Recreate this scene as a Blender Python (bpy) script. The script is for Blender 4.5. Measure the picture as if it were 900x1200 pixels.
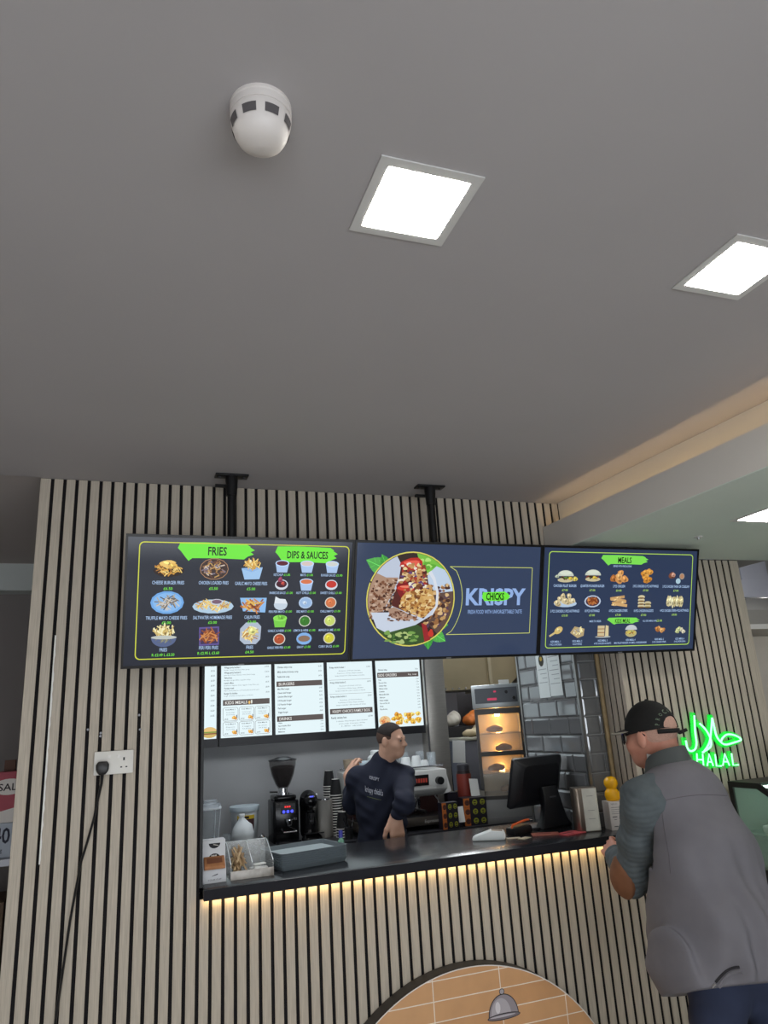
import bpy, bmesh, math, random
import numpy as np
from mathutils import Vector, Matrix, Euler
from mathutils.bvhtree import BVHTree

for o in list(bpy.data.objects):
    bpy.data.objects.remove(o)
scene = bpy.context.scene
COL = scene.collection
R_ = math.radians

# ------------------------------------------------------------ camera
cam_d = bpy.data.cameras.new('camera')
cam = bpy.data.objects.new('camera', cam_d)
COL.objects.link(cam)
scene.camera = cam
cam_d.sensor_fit = 'AUTO'
cam_d.sensor_width = 36.0
cam_d.lens = 24.99
cam_d.clip_start = 0.05
rot = Matrix(((0.942944, -0.039086, -0.330651), (-0.327627, -0.285833, -0.900533), (-0.059313, 0.957482, -0.28233)))
cam.matrix_world = Matrix.Translation((0, 0, 1.65)) @ rot.to_4x4()

# ------------------------------------------------------------ world, daylight, exposure
scene.view_settings.view_transform = 'Standard'
scene.view_settings.look = 'None'
scene.view_settings.gamma = 1.0
scene.view_settings.use_curve_mapping = False
scene.view_settings.exposure = 0.0
world = bpy.data.worlds.new('World')
scene.world = world
world.use_nodes = True
wb = world.node_tree.nodes['Background']
wb.inputs[0].default_value = (0.72, 0.84, 1.0, 1)
wb.inputs[1].default_value = 0.9

def area(name, loc, rot, sx, sy, power, col):
    d = bpy.data.lights.new(name, 'AREA')
    d.shape = 'RECTANGLE'
    d.size = sx
    d.size_y = sy
    d.energy = power
    d.color = col
    o = bpy.data.objects.new(name, d)
    COL.objects.link(o)
    o.location = loc
    o.rotation_euler = rot
    return o
# daylight coming in through the glazed shop front behind the camera
area('shopfront_daylight', (0.4, -2.42, 1.05), (R_(86), 0, 0), 4.6, 1.75, 95, (0.93, 0.965, 1.0))
LED_STRENGTH = 38.0
KITCHEN_FILL = 20.0

# ------------------------------------------------------------ materials
def srgb(r, g, b):
    def f(c):
        c /= 255.0
        return c / 12.92 if c <= 0.04045 else ((c + 0.055) / 1.055) ** 2.4
    return (f(r), f(g), f(b), 1.0)

MATS = {}
def mat(name, rgb, rough=0.6, metal=0.0, noise=0.0, nscale=20.0, stretch=(1, 1, 1), bump=0.0, spec=0.5,
        emit=None, estr=0.0, trans=0.0, ior=1.45, alpha=1.0, coat=0.0, rgb2=None, sample_light=True, sheen=0.0):
    if name in MATS:
        return MATS[name]
    m = bpy.data.materials.new(name)
    m.use_nodes = True
    nt = m.node_tree
    b = nt.nodes['Principled BSDF']
    c = srgb(*rgb)
    b.inputs['Base Color'].default_value = c
    b.inputs['Roughness'].default_value = rough
    b.inputs['Metallic'].default_value = metal
    b.inputs['Specular IOR Level'].default_value = spec
    b.inputs['IOR'].default_value = ior
    if trans:
        b.inputs['Transmission Weight'].default_value = trans
    if alpha < 1:
        b.inputs['Alpha'].default_value = alpha
    if coat:
        b.inputs['Coat Weight'].default_value = coat
        b.inputs['Coat Roughness'].default_value = 0.05
    if sheen:
        b.inputs['Sheen Weight'].default_value = sheen
    if emit:
        b.inputs['Emission Color'].default_value = srgb(*emit)
        b.inputs['Emission Strength'].default_value = estr
    if noise or bump or rgb2:
        tc = nt.nodes.new('ShaderNodeTexCoord')
        mp = nt.nodes.new('ShaderNodeMapping')
        mp.inputs['Scale'].default_value = stretch
        nz = nt.nodes.new('ShaderNodeTexNoise')
        nz.inputs['Scale'].default_value = nscale
        nz.inputs['Detail'].default_value = 5.0
        nt.links.new(tc.outputs['Object'], mp.inputs['Vector'])
        nt.links.new(mp.outputs['Vector'], nz.inputs['Vector'])
        if noise or rgb2:
            ramp = nt.nodes.new('ShaderNodeValToRGB')
            lo = [max(0.0, x * (1 - noise)) for x in c[:3]] + [1]
            hi = [min(1.0, x * (1 + noise)) for x in c[:3]] + [1]
            if rgb2:
                lo, hi = c, srgb(*rgb2)
            ramp.color_ramp.elements[0].color = lo
            ramp.color_ramp.elements[0].position = 0.3
            ramp.color_ramp.elements[1].color = hi
            ramp.color_ramp.elements[1].position = 0.7
            nt.links.new(nz.outputs['Fac'], ramp.inputs['Fac'])
            nt.links.new(ramp.outputs['Color'], b.inputs['Base Color'])
        if bump:
            bp = nt.nodes.new('ShaderNodeBump')
            bp.inputs['Strength'].default_value = bump
            bp.inputs['Distance'].default_value = 0.002
            nt.links.new(nz.outputs['Fac'], bp.inputs['Height'])
            nt.links.new(bp.outputs['Normal'], b.inputs['Normal'])
    if emit and not sample_light:
        m.cycles.emission_sampling = 'NONE'
    MATS[name] = m
    return m

def glow(rgb, s=1.0, light=False):
    """print on a lit display: gives off its own colour"""
    return mat('lit_%d_%d_%d_%.1f' % (*rgb, s), (6, 6, 8), 0.35, emit=rgb, estr=s, sample_light=light, spec=0.3)

def ink(rgb):
    return mat('ink_%d_%d_%d' % rgb, rgb, 0.7)

# ------------------------------------------------------------ mesh helpers
class MB:
    def __init__(self):
        self.v = []; self.f = []; self.m = []; self.mats = []; self.cur = 0
    def use(self, material):
        if material not in self.mats:
            self.mats.append(material)
        self.cur = self.mats.index(material)
        return self
    def add(self, vs, fs):
        k = len(self.v)
        self.v.extend([tuple(p) for p in vs])
        for f in fs:
            self.f.append(tuple(i + k for i in f)); self.m.append(self.cur)
        return self
    def box(self, x0, x1, y0, y1, z0, z1):
        vs = [(x0, y0, z0), (x1, y0, z0), (x1, y1, z0), (x0, y1, z0), (x0, y0, z1), (x1, y0, z1), (x1, y1, z1), (x0, y1, z1)]
        return self.add(vs, [(0, 3, 2, 1), (4, 5, 6, 7), (0, 1, 5, 4), (1, 2, 6, 5), (2, 3, 7, 6), (3, 0, 4, 7)])
    def prism(self, poly, a, b, axis='y'):
        n = len(poly)
        def P(p, t):
            if axis == 'y': return (p[0], t, p[1])
            if axis == 'x': return (t, p[0], p[1])
            return (p[0], p[1], t)
        vs = [P(p, a) for p in poly] + [P(p, b) for p in poly]
        fs = [tuple(range(n)), tuple(range(2 * n - 1, n - 1, -1))]
        for i in range(n):
            j = (i + 1) % n
            fs.append((i, i + n, j + n, j))
        return self.add(vs, fs)
    def lathe(self, prof, c=(0, 0, 0), n=20, sx=1.0, sy=1.0):
        vs = []; fs = []
        for r, z in prof:
            for i in range(n):
                a = 2 * math.pi * i / n
                vs.append((c[0] + sx * r * math.cos(a), c[1] + sy * r * math.sin(a), c[2] + z))
        for k in range(len(prof) - 1):
            for i in range(n):
                j = (i + 1) % n
                fs.append((k * n + i, k * n + j, (k + 1) * n + j, (k + 1) * n + i))
        if prof[0][0] > 1e-5: fs.append(tuple(range(n - 1, -1, -1)))
        if prof[-1][0] > 1e-5: fs.append(tuple((len(prof) - 1) * n + i for i in range(n)))
        return self.add(vs, fs)
    def tube(self, pts, r, n=8, closed=False, flat=None):
        pts = [Vector(p) for p in pts]
        N = len(pts); vs = []; fs = []
        rr = r if hasattr(r, '__len__') else [r] * N
        prev = None
        for i, p in enumerate(pts):
            if closed:
                t = (pts[(i + 1) % N] - pts[i - 1])
            else:
                t = (pts[min(i + 1, N - 1)] - pts[max(i - 1, 0)])
            t.normalize()
            if prev is None:
                up = Vector((0, 0, 1)) if abs(t.z) < 0.9 else Vector((0, 1, 0))
                a = t.cross(up).normalized()
            else:
                a = (prev - t * prev.dot(t))
                if a.length < 1e-6: a = t.orthogonal()
                a.normalize()
            prev = a
            b = t.cross(a)
            for k in range(n):
                th = 2 * math.pi * k / n
                vs.append(p + a * (math.cos(th) * rr[i]) + b * (math.sin(th) * rr[i]))
        for i in range(N if closed else N - 1):
            j = (i + 1) % N
            for k in range(n):
                l = (k + 1) % n
                fs.append((i * n + k, i * n + l, j * n + l, j * n + k))
        if not closed:
            fs.append(tuple(range(n - 1, -1, -1)))
            fs.append(tuple((N - 1) * n + k for k in range(n)))
        return self.add(vs, fs)
    def poly(self, pts):
        return self.add(pts, [tuple(range(len(pts)))])
    def xform(self, M, k0=0):
        for i in range(k0, len(self.v)):
            self.v[i] = tuple(M @ Vector(self.v[i]))
        return self

def setp(o, label=None, cat=None, group=None, kind=None):
    if label: o['label'] = label
    if cat: o['category'] = cat
    if group: o['group'] = group
    if kind: o['kind'] = kind
    return o

def mesh_from(name, mb, material=None, bevel=0.0, smooth=35, recalc=True, seg=2):
    me = bpy.data.meshes.new(name)
    me.from_pydata(mb.v, [], mb.f)
    ms = mb.mats if mb.mats else [material]
    for m in ms: me.materials.append(m)
    if mb.mats:
        me.polygons.foreach_set('material_index', mb.m)
    if recalc or bevel:
        bm = bmesh.new(); bm.from_mesh(me)
        if recalc: bmesh.ops.recalc_face_normals(bm, faces=bm.faces)
        if bevel:
            es = [e for e in bm.edges if len(e.link_faces) == 2 and e.calc_face_angle(0) > R_(30)]
            bmesh.ops.bevel(bm, geom=es, offset=bevel, segments=seg, affect='EDGES', profile=0.5, clamp_overlap=True)
        bm.to_mesh(me); bm.free()
    if smooth:
        me.polygons.foreach_set('use_smooth', [True] * len(me.polygons))
        me.set_sharp_from_angle(angle=R_(smooth))
    me.update()
    return me

def obj(name, mb, material=None, parent=None, bevel=0.0, smooth=35, loc=None, rotz=None, recalc=True, seg=2):
    me = mb if isinstance(mb, bpy.types.Mesh) else mesh_from(name, mb, material, bevel, smooth, recalc, seg)
    o = bpy.data.objects.new(name, me)
    COL.objects.link(o)
    if parent is not None: o.parent = parent
    if loc is not None: o.location = loc
    if rotz is not None: o.rotation_euler = (0, 0, rotz)
    return o

def thing(name, label, cat, loc=(0, 0, 0), rotz=0.0, group=None, rot=None):
    o = bpy.data.objects.new(name, None)
    o.empty_display_size = 0.1
    COL.objects.link(o)
    o.location = loc
    o.rotation_euler = rot if rot else (0, 0, rotz)
    return setp(o, label, cat, group)

def struct(name, mb, material, label, cat, parent=None, **k):
    o = obj(name, mb, material, parent, **k)
    return setp(o, label, cat, kind='structure')

def dup(root, loc=None, rotz=None, label=None, group=None):
    r = root.copy(); COL.objects.link(r)
    if loc is not None: r.location = loc
    if rotz is not None: r.rotation_euler = (0, 0, rotz)
    if label: r['label'] = label
    if group: r['group'] = group
    for ch in list(root.children):
        c = ch.copy(); COL.objects.link(c); c.parent = r
        for g in ch.children:
            d = g.copy(); COL.objects.link(d); d.parent = c
    return r

def rrect(x0, x1, z0, z1, r, n=5):
    out = []
    for cx, cz, a0 in ((x1 - r, z1 - r, 0), (x0 + r, z1 - r, 90), (x0 + r, z0 + r, 180), (x1 - r, z0 + r, 270)):
        for i in range(n + 1):
            a = R_(a0 + 90 * i / n)
            out.append((cx + r * math.cos(a), cz + r * math.sin(a)))
    return out

# ---- lettering: text turned into flat mesh data in the x-z plane, facing -y
_tc = {}
def text_geo(s, bold=0.0):
    key = (s, bold)
    if key in _tc: return _tc[key]
    cu = bpy.data.curves.new('t', 'FONT')
    cu.body = s
    cu.resolution_u = 2
    cu.offset = bold
    cu.align_x = 'CENTER'
    o = bpy.data.objects.new('t', cu)
    me = o.to_mesh()
    vs = [(v.co.x, v.co.y) for v in me.vertices]
    fs = [tuple(p.vertices) for p in me.polygons]
    o.to_mesh_clear()
    bpy.data.objects.remove(o)
    bpy.data.curves.remove(cu)
    _tc[key] = (vs, fs)
    return _tc[key]

def put_text(mb, s, x, z, h, w=None, y=0.0, bold=0.0, align='C', cond=0.75):
    """h: capital height; w: total width (else condensed by cond)"""
    vs, fs = text_geo(s, bold)
    if not vs: return
    x0 = min(v[0] for v in vs); x1 = max(v[0] for v in vs)
    k = h / 0.72
    kx = (w / max(1e-6, x1 - x0)) if w else k * cond
    W = (x1 - x0) * kx
    ox = x - (W / 2 if align == 'C' else (0 if align == 'L' else W))
    mb.add([(ox + (vx - x0) * kx, y, z - h / 2 + vy * k) for vx, vy in vs], fs)
    return W

# ---- organic shapes: smooth unions of tapered capsules and ellipsoids, meshed by surface nets
def sdf_grid(prims, res, pad=0.03, post=None):
    lo = np.array([1e9] * 3); hi = -lo
    for p in prims:
        if p[0] == 'c':
            a = np.array(p[1]); b = np.array(p[2]); r = max(p[3], p[4])
            lo = np.minimum(lo, np.minimum(a, b) - r); hi = np.maximum(hi, np.maximum(a, b) + r)
        elif p[0] == 'e':
            r = max(p[2]); lo = np.minimum(lo, np.array(p[1]) - r); hi = np.maximum(hi, np.array(p[1]) + r)
    lo -= pad; hi += pad
    n = np.ceil((hi - lo) / res).astype(int) + 1
    D = np.full(n, 0.2, np.float32)
    ax = [lo[i] + res * np.arange(n[i]) for i in range(3)]
    for p in prims:
        k = p[5] if p[0] == 'c' else p[4]
        if p[0] == 'c':
            a = np.array(p[1], float); b = np.array(p[2], float); ra, rb = p[3], p[4]
            r = max(ra, rb); plo = np.minimum(a, b) - r - k - .02; phi = np.maximum(a, b) + r + k + .02
        else:
            c = np.array(p[1], float); rad = np.array(p[2], float)
            plo = c - rad.max() - k - .02; phi = c + rad.max() + k + .02
        i0 = np.maximum(0, np.floor((plo - lo) / res).astype(int)); i1 = np.minimum(n, np.ceil((phi - lo) / res).astype(int) + 1)
        sl = tuple(slice(i0[i], i1[i]) for i in range(3))
        X, Y, Z = np.meshgrid(*[ax[i][sl[i]] for i in range(3)], indexing='ij')
        P = np.stack((X, Y, Z), -1)
        if p[0] == 'c':
            ba = b - a; L = max(1e-9, float(ba @ ba))
            t = np.clip(((P - a) @ ba) / L, 0, 1)
            d = np.linalg.norm(P - a - t[..., None] * ba, axis=-1) - (ra + (rb - ra) * t)
        else:
            q = P - c
            if len(p) > 3 and p[3] is not None:
                q = q @ np.array(p[3])          # columns: local axes in world
            k0 = np.linalg.norm(q / rad, axis=-1); k1 = np.linalg.norm(q / rad ** 2, axis=-1)
            d = k0 * (k0 - 1) / np.maximum(k1, 1e-6)
        A = D[sl]
        sub = p[0] == 'e' and len(p) > 5 and p[5] == 'sub'
        if sub:
            h = np.maximum(k - np.abs(A + d), 0) / max(k, 1e-6)
            D[sl] = np.maximum(A, -d) + h * h * k / 4
        elif k > 0:
            h = np.maximum(k - np.abs(A - d), 0) / k
            D[sl] = np.minimum(A, d) - h * h * k / 4
        else:
            D[sl] = np.minimum(A, d)
    if post is not None:
        X, Y, Z = np.meshgrid(*ax, indexing='ij')
        D = post(D, X, Y, Z).astype(np.float32)
    return D, lo, res

def nets(D, lo, res):
    ins = D < 0
    n = D.shape
    cnt = np.zeros((n[0] - 1, n[1] - 1, n[2] - 1), np.int8)
    for dx in (0, 1):
        for dy in (0, 1):
            for dz in (0, 1):
                cnt += ins[dx:n[0] - 1 + dx, dy:n[1] - 1 + dy, dz:n[2] - 1 + dz]
    act = (cnt > 0) & (cnt < 8)
    idx = np.argwhere(act)
    ids = np.full(act.shape, -1, np.int64)
    ids[act] = np.arange(len(idx))
    acc = np.zeros((len(idx), 3)); w = np.zeros(len(idx))
    corners = [(0, 0, 0), (1, 0, 0), (0, 1, 0), (1, 1, 0), (0, 0, 1), (1, 0, 1), (0, 1, 1), (1, 1, 1)]
    vals = [D[idx[:, 0] + c[0], idx[:, 1] + c[1], idx[:, 2] + c[2]] for c in corners]
    for a in range(8):
        for b in range(a + 1, 8):
            df = np.array(corners[b]) - np.array(corners[a])
            if np.abs(df).sum() != 1: continue
            m = (vals[a] < 0) != (vals[b] < 0)
            t = np.where(m, vals[a] / np.where(m, vals[a] - vals[b], 1), 0)
            acc += m[:, None] * (np.array(corners[a]) + t[:, None] * df); w += m
    V = lo + res * (idx + acc / w[:, None])
    F = []
    for ax in range(3):
        u, v = [(1, 2), (2, 0), (0, 1)][ax]
        s0 = [slice(None)] * 3; s1 = [slice(None)] * 3
        s0[ax] = slice(0, n[ax] - 1); s1[ax] = slice(1, n[ax])
        A = ins[tuple(s0)]; B = ins[tuple(s1)]
        e = np.argwhere(A != B)
        e = e[(e[:, u] > 0) & (e[:, v] > 0) & (e[:, u] < n[u] - 1) & (e[:, v] < n[v] - 1)]
        flip = A[e[:, 0], e[:, 1], e[:, 2]]
        def cell(du, dv):
            q = e.copy(); q[:, u] -= du; q[:, v] -= dv
            return ids[q[:, 0], q[:, 1], q[:, 2]]
        q = np.stack((cell(1, 1), cell(0, 1), cell(0, 0), cell(1, 0)), 1)
        q[~flip] = q[~flip][:, ::-1]
        F.append(q)
    return V, np.concatenate(F)

def sdf_mesh(name, prims, res, material, post=None, color=None):
    D, lo, res = sdf_grid(prims, res, post=post)
    V, F = nets(D, lo, res)
    me = bpy.data.meshes.new(name)
    me.from_pydata(V.tolist(), [], F.tolist())
    me.materials.append(material)
    me.polygons.foreach_set('use_smooth', [True] * len(me.polygons))
    me.update()
    return me

def bvh_of(me):
    return BVHTree.FromPolygons([v.co.copy() for v in me.vertices], [tuple(p.vertices) for p in me.polygons])

def wrap(mb, bvh, direction, lift=0.0012):
    """lay flat lettering onto a surface along a direction"""
    d = Vector(direction).normalized()
    for i, p in enumerate(mb.v):
        P = Vector(p)
        h = bvh.ray_cast(P - d * 0.3, d)
        if h[0] is not None:
            mb.v[i] = tuple(h[0] - d * lift)
    return mb

def basis(f, up=(0, 0, 1)):
    """columns right, forward, up"""
    f = Vector(f).normalized(); u = Vector(up)
    r = f.cross(u).normalized(); u = r.cross(f)
    return Matrix((r, f, u)).transposed()
# ============================================================ SETTING
CEIL = 2.78; SOFF = 2.475; WY = 3.30; P = 0.0504; GAP = 0.0142
white_paint = mat('ceiling_paint', (172, 168, 169), 0.85, noise=0.03, nscale=1.2)
wood = mat('slat_wood', (184, 174, 159), 0.55, noise=0.16, nscale=9, stretch=(22, 22, 0.9), bump=0.15)
felt = mat('black_felt', (17, 15, 18), 0.95)
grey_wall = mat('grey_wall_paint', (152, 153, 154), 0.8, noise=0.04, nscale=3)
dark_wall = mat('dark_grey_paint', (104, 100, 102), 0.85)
floor_m = mat('floor_tile', (196, 192, 186), 0.5, noise=0.06, nscale=4)
black_metal = mat('black_metal', (20, 20, 22), 0.45, metal=0.3)
black_plastic = mat('black_plastic', (16, 16, 18), 0.35)
white_plastic = mat('white_plastic', (226, 224, 218), 0.4)
steel = mat('brushed_steel', (190, 186, 178), 0.32, metal=0.7, noise=0.06, nscale=12, stretch=(1, 1, 14))
dark_steel = mat('dark_steel', (92, 92, 94), 0.35, metal=1.0)
chrome = mat('chrome', (215, 215, 218), 0.12, metal=1.0)
glass = mat('clear_glass', (240, 246, 244), 0.02, trans=1.0, ior=1.45)
acrylic = mat('clear_acrylic', (236, 240, 240), 0.05, alpha=0.28)
paper = mat('white_paper', (226, 226, 222), 0.8)

struct('floor', MB().box(-3.4, 8.2, -2.6, 7.0, -0.1, 0.0), floor_m, 'pale tiled floor of the takeaway', 'floor')

# main ceiling; its right edge runs slightly askew along the lowered bulkhead
def bx(y, x0, k): return x0 + k * (WY - y)
Y0, Y1 = -2.6, WY
XL_C = -0.40
mb = MB().prism([(-3.4, Y0), (bx(Y0, 2.27, .06) + .3, Y0), (bx(Y1, 2.27, .06) + .3, Y1), (-3.4, Y1)], CEIL, CEIL + 0.12, 'z')
mb.box(XL_C, 2.56, Y1, WY + .19, CEIL, CEIL + .12)
struct('ceiling', mb, white_paint, 'plain off-white plastered ceiling over the seating area', 'ceiling')
# bulkhead: upper fascia, ledge with lip, soffit
bulk_paint = mat('bulkhead_paint', (212, 208, 202), 0.85, noise=0.03, nscale=1.5)
soffit_paint = mat('soffit_paint', (212, 222, 213), 0.85, noise=0.03, nscale=1.5)
g0 = lambda y: bx(y, 2.145, .045)
f0 = lambda y: bx(y, 2.265, .06)
mb = MB()
def strip(xa, xb, z0, z1, ya=Y0, yb=Y1):
    vs = [(xa(ya), ya, z0), (xb(ya), ya, z0), (xb(yb), yb, z0), (xa(yb), yb, z0), (xa(ya), ya, z1), (xb(ya), ya, z1), (xb(yb), yb, z1), (xa(yb), yb, z1)]
    mb.add(vs, [(0, 3, 2, 1), (4, 5, 6, 7), (0, 1, 5, 4), (1, 2, 6, 5), (2, 3, 7, 6), (3, 0, 4, 7)])
mb.use(bulk_paint)
strip(g0, lambda y: g0(y) + .02, SOFF, 2.632)
strip(lambda y: g0(y) + .02, lambda y: f0(y) + .01, SOFF + .004, 2.545)
strip(f0, lambda y: f0(y) + .05, 2.545, CEIL - .001)
mb.use(soffit_paint)
strip(lambda y: g0(y) + .001, lambda y: 8.2, SOFF - .004, SOFF + .004)
strip(lambda y: f0(y) + .05, lambda y: 8.2, SOFF + .004, SOFF + .06)
bulk = struct('ceiling_bulkhead', mb, None, 'lowered ceiling bulkhead with a lit cove ledge on the right', 'bulkhead')
mb = MB(); strip(lambda y: g0(y) + .048, lambda y: g0(y) + .060, 2.546, 2.552, Y0 + .05, Y1 - .02)
setp(obj('led_strip', mb, mat('cove_led', (255, 240, 220), emit=(255, 222, 170), estr=9.0), bulk), 'warm light strip hidden in the cove ledge')

# the slatted front wall with the serving hatch
OX0, OX1, OZ0, OZ1 = 0.31, 2.53, 1.0, 1.985
XL, XR = -0.40, 3.50
mb = MB()
mb.box(XL, OX0, WY + .012, WY + .19, 0, CEIL - .001)
mb.box(OX0, OX1, WY + .012, WY + .12, 0, OZ0)
mb.box(OX0, OX1, WY + .012, WY + .12, OZ1, CEIL - .001)
mb.box(OX1 + .012, XR, WY + .012, WY + .19, 0, SOFF - .004)
wall_front = struct('wall_front', mb, felt, 'slatted wood feature wall with a serving hatch', 'wall')
sm = {}
def slat(x0, x1, z0, z1):
    w = round(x1 - x0, 4); h = round(z1 - z0, 3)
    if (w, h) not in sm:
        sm[(w, h)] = mesh_from('slat', MB().box(-w / 2, w / 2, 0, .0065, 0, h), wood, bevel=0.0012, seg=1, smooth=0)
    obj('slat', sm[(w, h)], parent=wall_front, loc=((x0 + x1) / 2, WY + .0052, z0))
g = -0.351; edges = [XL]
k = 0
while g + k * P < XR - 0.03:
    c = g + k * P
    edges += [c - GAP / 2, c + GAP / 2]; k += 1
edges.append(XR)
for i in range(0, len(edges), 2):
    a, b = edges[i], edges[i + 1]
    if a < 2.16 <= b: top = CEIL - .002
    top = CEIL - .002 if b < 2.275 else SOFF - .008
    if b <= OX0 + .001 or a >= OX1 - .001:
        slat(a, b, 0.0, top)
    else:
        pieces = [(a, b)]
        if a < OX0 < b:
            slat(a, OX0, 0.0, top); pieces = [(OX0 + .001, b)]
        elif a < OX1 < b:
            slat(OX1, b, 0.0, top); pieces = [(a, OX1 - .001)]
        for pa, pb in pieces:
            if pb - pa > .004:
                slat(pa, pb, 0.0, OZ0 - .001); slat(pa, pb, OZ1, top)
# slats of the right-hand reveal, and its pale timber edge
for i in range(4):
    y0 = WY + .004 + i * P
    w = P - GAP
    obj('slat', MB().box(OX1 + .005, OX1 + .0115, y0, y0 + w, 1.045, OZ1), wood, wall_front, bevel=.001, seg=1, smooth=0)
setp(obj('edge_trim', MB().box(OX1 - .012, OX1 + .012, WY + .203, WY + .215, 1.045, OZ1), mat('raw_timber', (168, 146, 110), .6, noise=.15, nscale=20), wall_front), 'raw timber edge of the hatch')
setp(obj('edge_trim', MB().box(OX0 - .002, OX0 + .010, WY - .004, WY + .12, 1.044, OZ1), black_metal, wall_front), 'black metal edge of the hatch')
# torn white edge on one slat
tear = MB()
random.seed(3)
zz = 1.20; pl = []; pr = []
while zz < 2.10:
    pl.append((-0.297 , zz)); pr.append((-0.297 + .0042 + random.random() * .004, zz)); zz += .02
tear.prism(pl + pr[::-1], WY - .0012, WY + .0005, 'y')
setp(obj('torn_edge', tear, mat('bare_core', (232, 232, 228), .8), wall_front), 'torn pale edge of a slat')

# ---------------- kitchen shell
kw = MB()
kw.box(0.14, 0.30, WY + .2, 5.32, 0, 2.62)
struct('wall_left', kw, grey_wall, 'grey side wall of the servery behind the hatch', 'wall')
struct('wall_back', MB().box(0.14, 2.32, 5.32, 5.46, 0, 2.62), grey_wall, 'grey painted back wall behind the coffee machines', 'wall')
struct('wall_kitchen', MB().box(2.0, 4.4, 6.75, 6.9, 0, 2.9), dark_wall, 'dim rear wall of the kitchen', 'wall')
struct('ceiling_kitchen', MB().box(0.14, 4.4, WY + .2, 6.9, 2.62, 2.72), mat('kitchen_ceiling', (150, 148, 144), .8), 'servery and kitchen ceiling', 'ceiling')
# partition with glossy grey bevelled tiles
tile_m = mat('grey_gloss_tile', (132, 134, 136), 0.07, metal=.45, spec=0.6, coat=0.3)
grout = mat('pale_grout', (150, 152, 152), .85)
PX, PY0, PY1 = 2.385, 3.52, 4.16
part = struct('wall_partition', MB().box(PX + .006, PX + .12, PY0 + .006, PY1, 0, 2.62).box(PX + .12, OX1 + .10, PY0 + .006, PY0 + .1, 0, 2.62),
              grout, 'short partition wall covered in glossy grey brick tiles', 'wall')
TH, TW, J = 0.100, 0.200, 0.004
def tile_mesh(w, h, t=.008, bv=.010):
    key = ('t', round(w, 4), round(h, 4))
    if key in sm: return sm[key]
    m = MB(); b = min(bv, w * .3)
    o = [(0, 0), (w, 0), (w, h), (0, h)]; i = [(b, b), (w - b, b), (w - b, h - b), (b, h - b)]
    vs = [(x, .003, z) for x, z in o] + [(x, -.001, z) for x, z in o] + [(x, -t + .003, z) for x, z in i]
    fs = [(3, 2, 1, 0)] + [(a, (a + 1) % 4, (a + 1) % 4 + 4, a + 4) for a in range(4)] + [(a + 4, (a + 1) % 4 + 4, (a + 1) % 4 + 8, a + 8) for a in range(4)] + [(8, 9, 10, 11)]
    m.add(vs, fs)
    sm[key] = mesh_from('tile', m, tile_m, smooth=0)
    return sm[key]
def tile_field(length, z0, z1, place, off0):
    r = 0; z = z0
    while z < z1 - .02:
        x = 0.0; first = TW if (r % 2 == 0) else off0
        while x < length - .012:
            w = min(first, length - x) - J; first = TW
            place(tile_mesh(w, TH - J), x, z + J / 2)
            x += w + J
        z += TH; r += 1
def place_side(me, x, z):          # plane faces -x, runs from far to near along -y
    o = obj('tile', me, parent=part, loc=(PX + .004, PY1 - x - .002, z)); o.rotation_euler = (0, 0, R_(-90))
tile_field(PY1 - PY0 - .012, 1.012, 2.10, place_side, .1)
def place_front(me, x, z):
    obj('tile', me, parent=part, loc=(PX + .016 + x, PY0 + .004, z))
tile_field(OX1 - PX - .02, 1.012, 2.10, place_front, .1)
obj('corner_trim', MB().box(PX - .006, PX + .012, PY0 - .006, PY0 + .012, 1.05, 2.1), mat('corner_metal', (150, 150, 150), .3, metal=.9), part)
obj('end_trim', MB().box(PX - .006, PX + .012, PY1 - .004, PY1 + .012, 1.0, 2.1), mat('corner_metal', (150, 150, 150), .3, metal=.9), part)

# ---------------- the rest of the dining room around the camera
struct('wall_shopfront', MB().box(-3.4, 8.2, -2.75, -2.6, 2.35, 2.9).box(-3.4, -2.0, -2.75, -2.6, 0, 2.35).box(2.8, 8.2, -2.75, -2.6, 0, 2.35).box(-2.0, 2.8, -2.75, -2.6, 0, .15),
       mat('shopfront_paint', (190, 188, 184), .8), 'shop front wall around the large window', 'wall')
win = struct('window_1', MB().box(-2.0, -1.95, -2.7, -2.64, .15, 2.35).box(2.75, 2.8, -2.7, -2.64, .15, 2.35).box(.37, .43, -2.7, -2.64, .15, 2.35).box(-1.95, 2.75, -2.7, -2.64, 2.30, 2.35).box(-1.95, 2.75, -2.7, -2.64, .15, .20),
       dark_steel, 'large glazed shop window', 'window')
pane_m = mat('window_pane', (245, 250, 250), 0.0, alpha=0.06)
obj('pane', MB().box(-1.95, .37, -2.672, -2.668, .2, 2.3), pane_m, win)
obj('pane', MB().box(.43, 2.75, -2.672, -2.668, .2, 2.3), pane_m, win)
struct('wall_dining_left', MB().box(-3.5, -3.4, -2.75, 7.0, 0, 3.1), mat('side_paint', (190, 187, 184), .85), 'grey side wall of the dining area', 'wall')
struct('wall_dining_right', MB().box(8.2, 8.3, -2.75, 7.0, 0, 3.4), mat('side_paint', (190, 187, 184), .85), 'grey far right wall', 'wall')
# back room on the left of the slatted wall
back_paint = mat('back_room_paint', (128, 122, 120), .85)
struct('ceiling_back_room', MB().box(-3.4, 0.14, WY, 7.0, 2.80, 2.9), mat('back_ceiling', (180, 172, 168), .85), 'dim ceiling of the back room on the left', 'ceiling')
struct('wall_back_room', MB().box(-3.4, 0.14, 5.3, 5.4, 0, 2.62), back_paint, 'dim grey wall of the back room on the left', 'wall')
struct('trim_1', MB().box(-3.4, 0.14, 5.15, 5.4, 2.62, 2.80), mat('beam_paint', (196, 202, 200), .8), 'pale boxed beam across the back room', 'beam')
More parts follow.
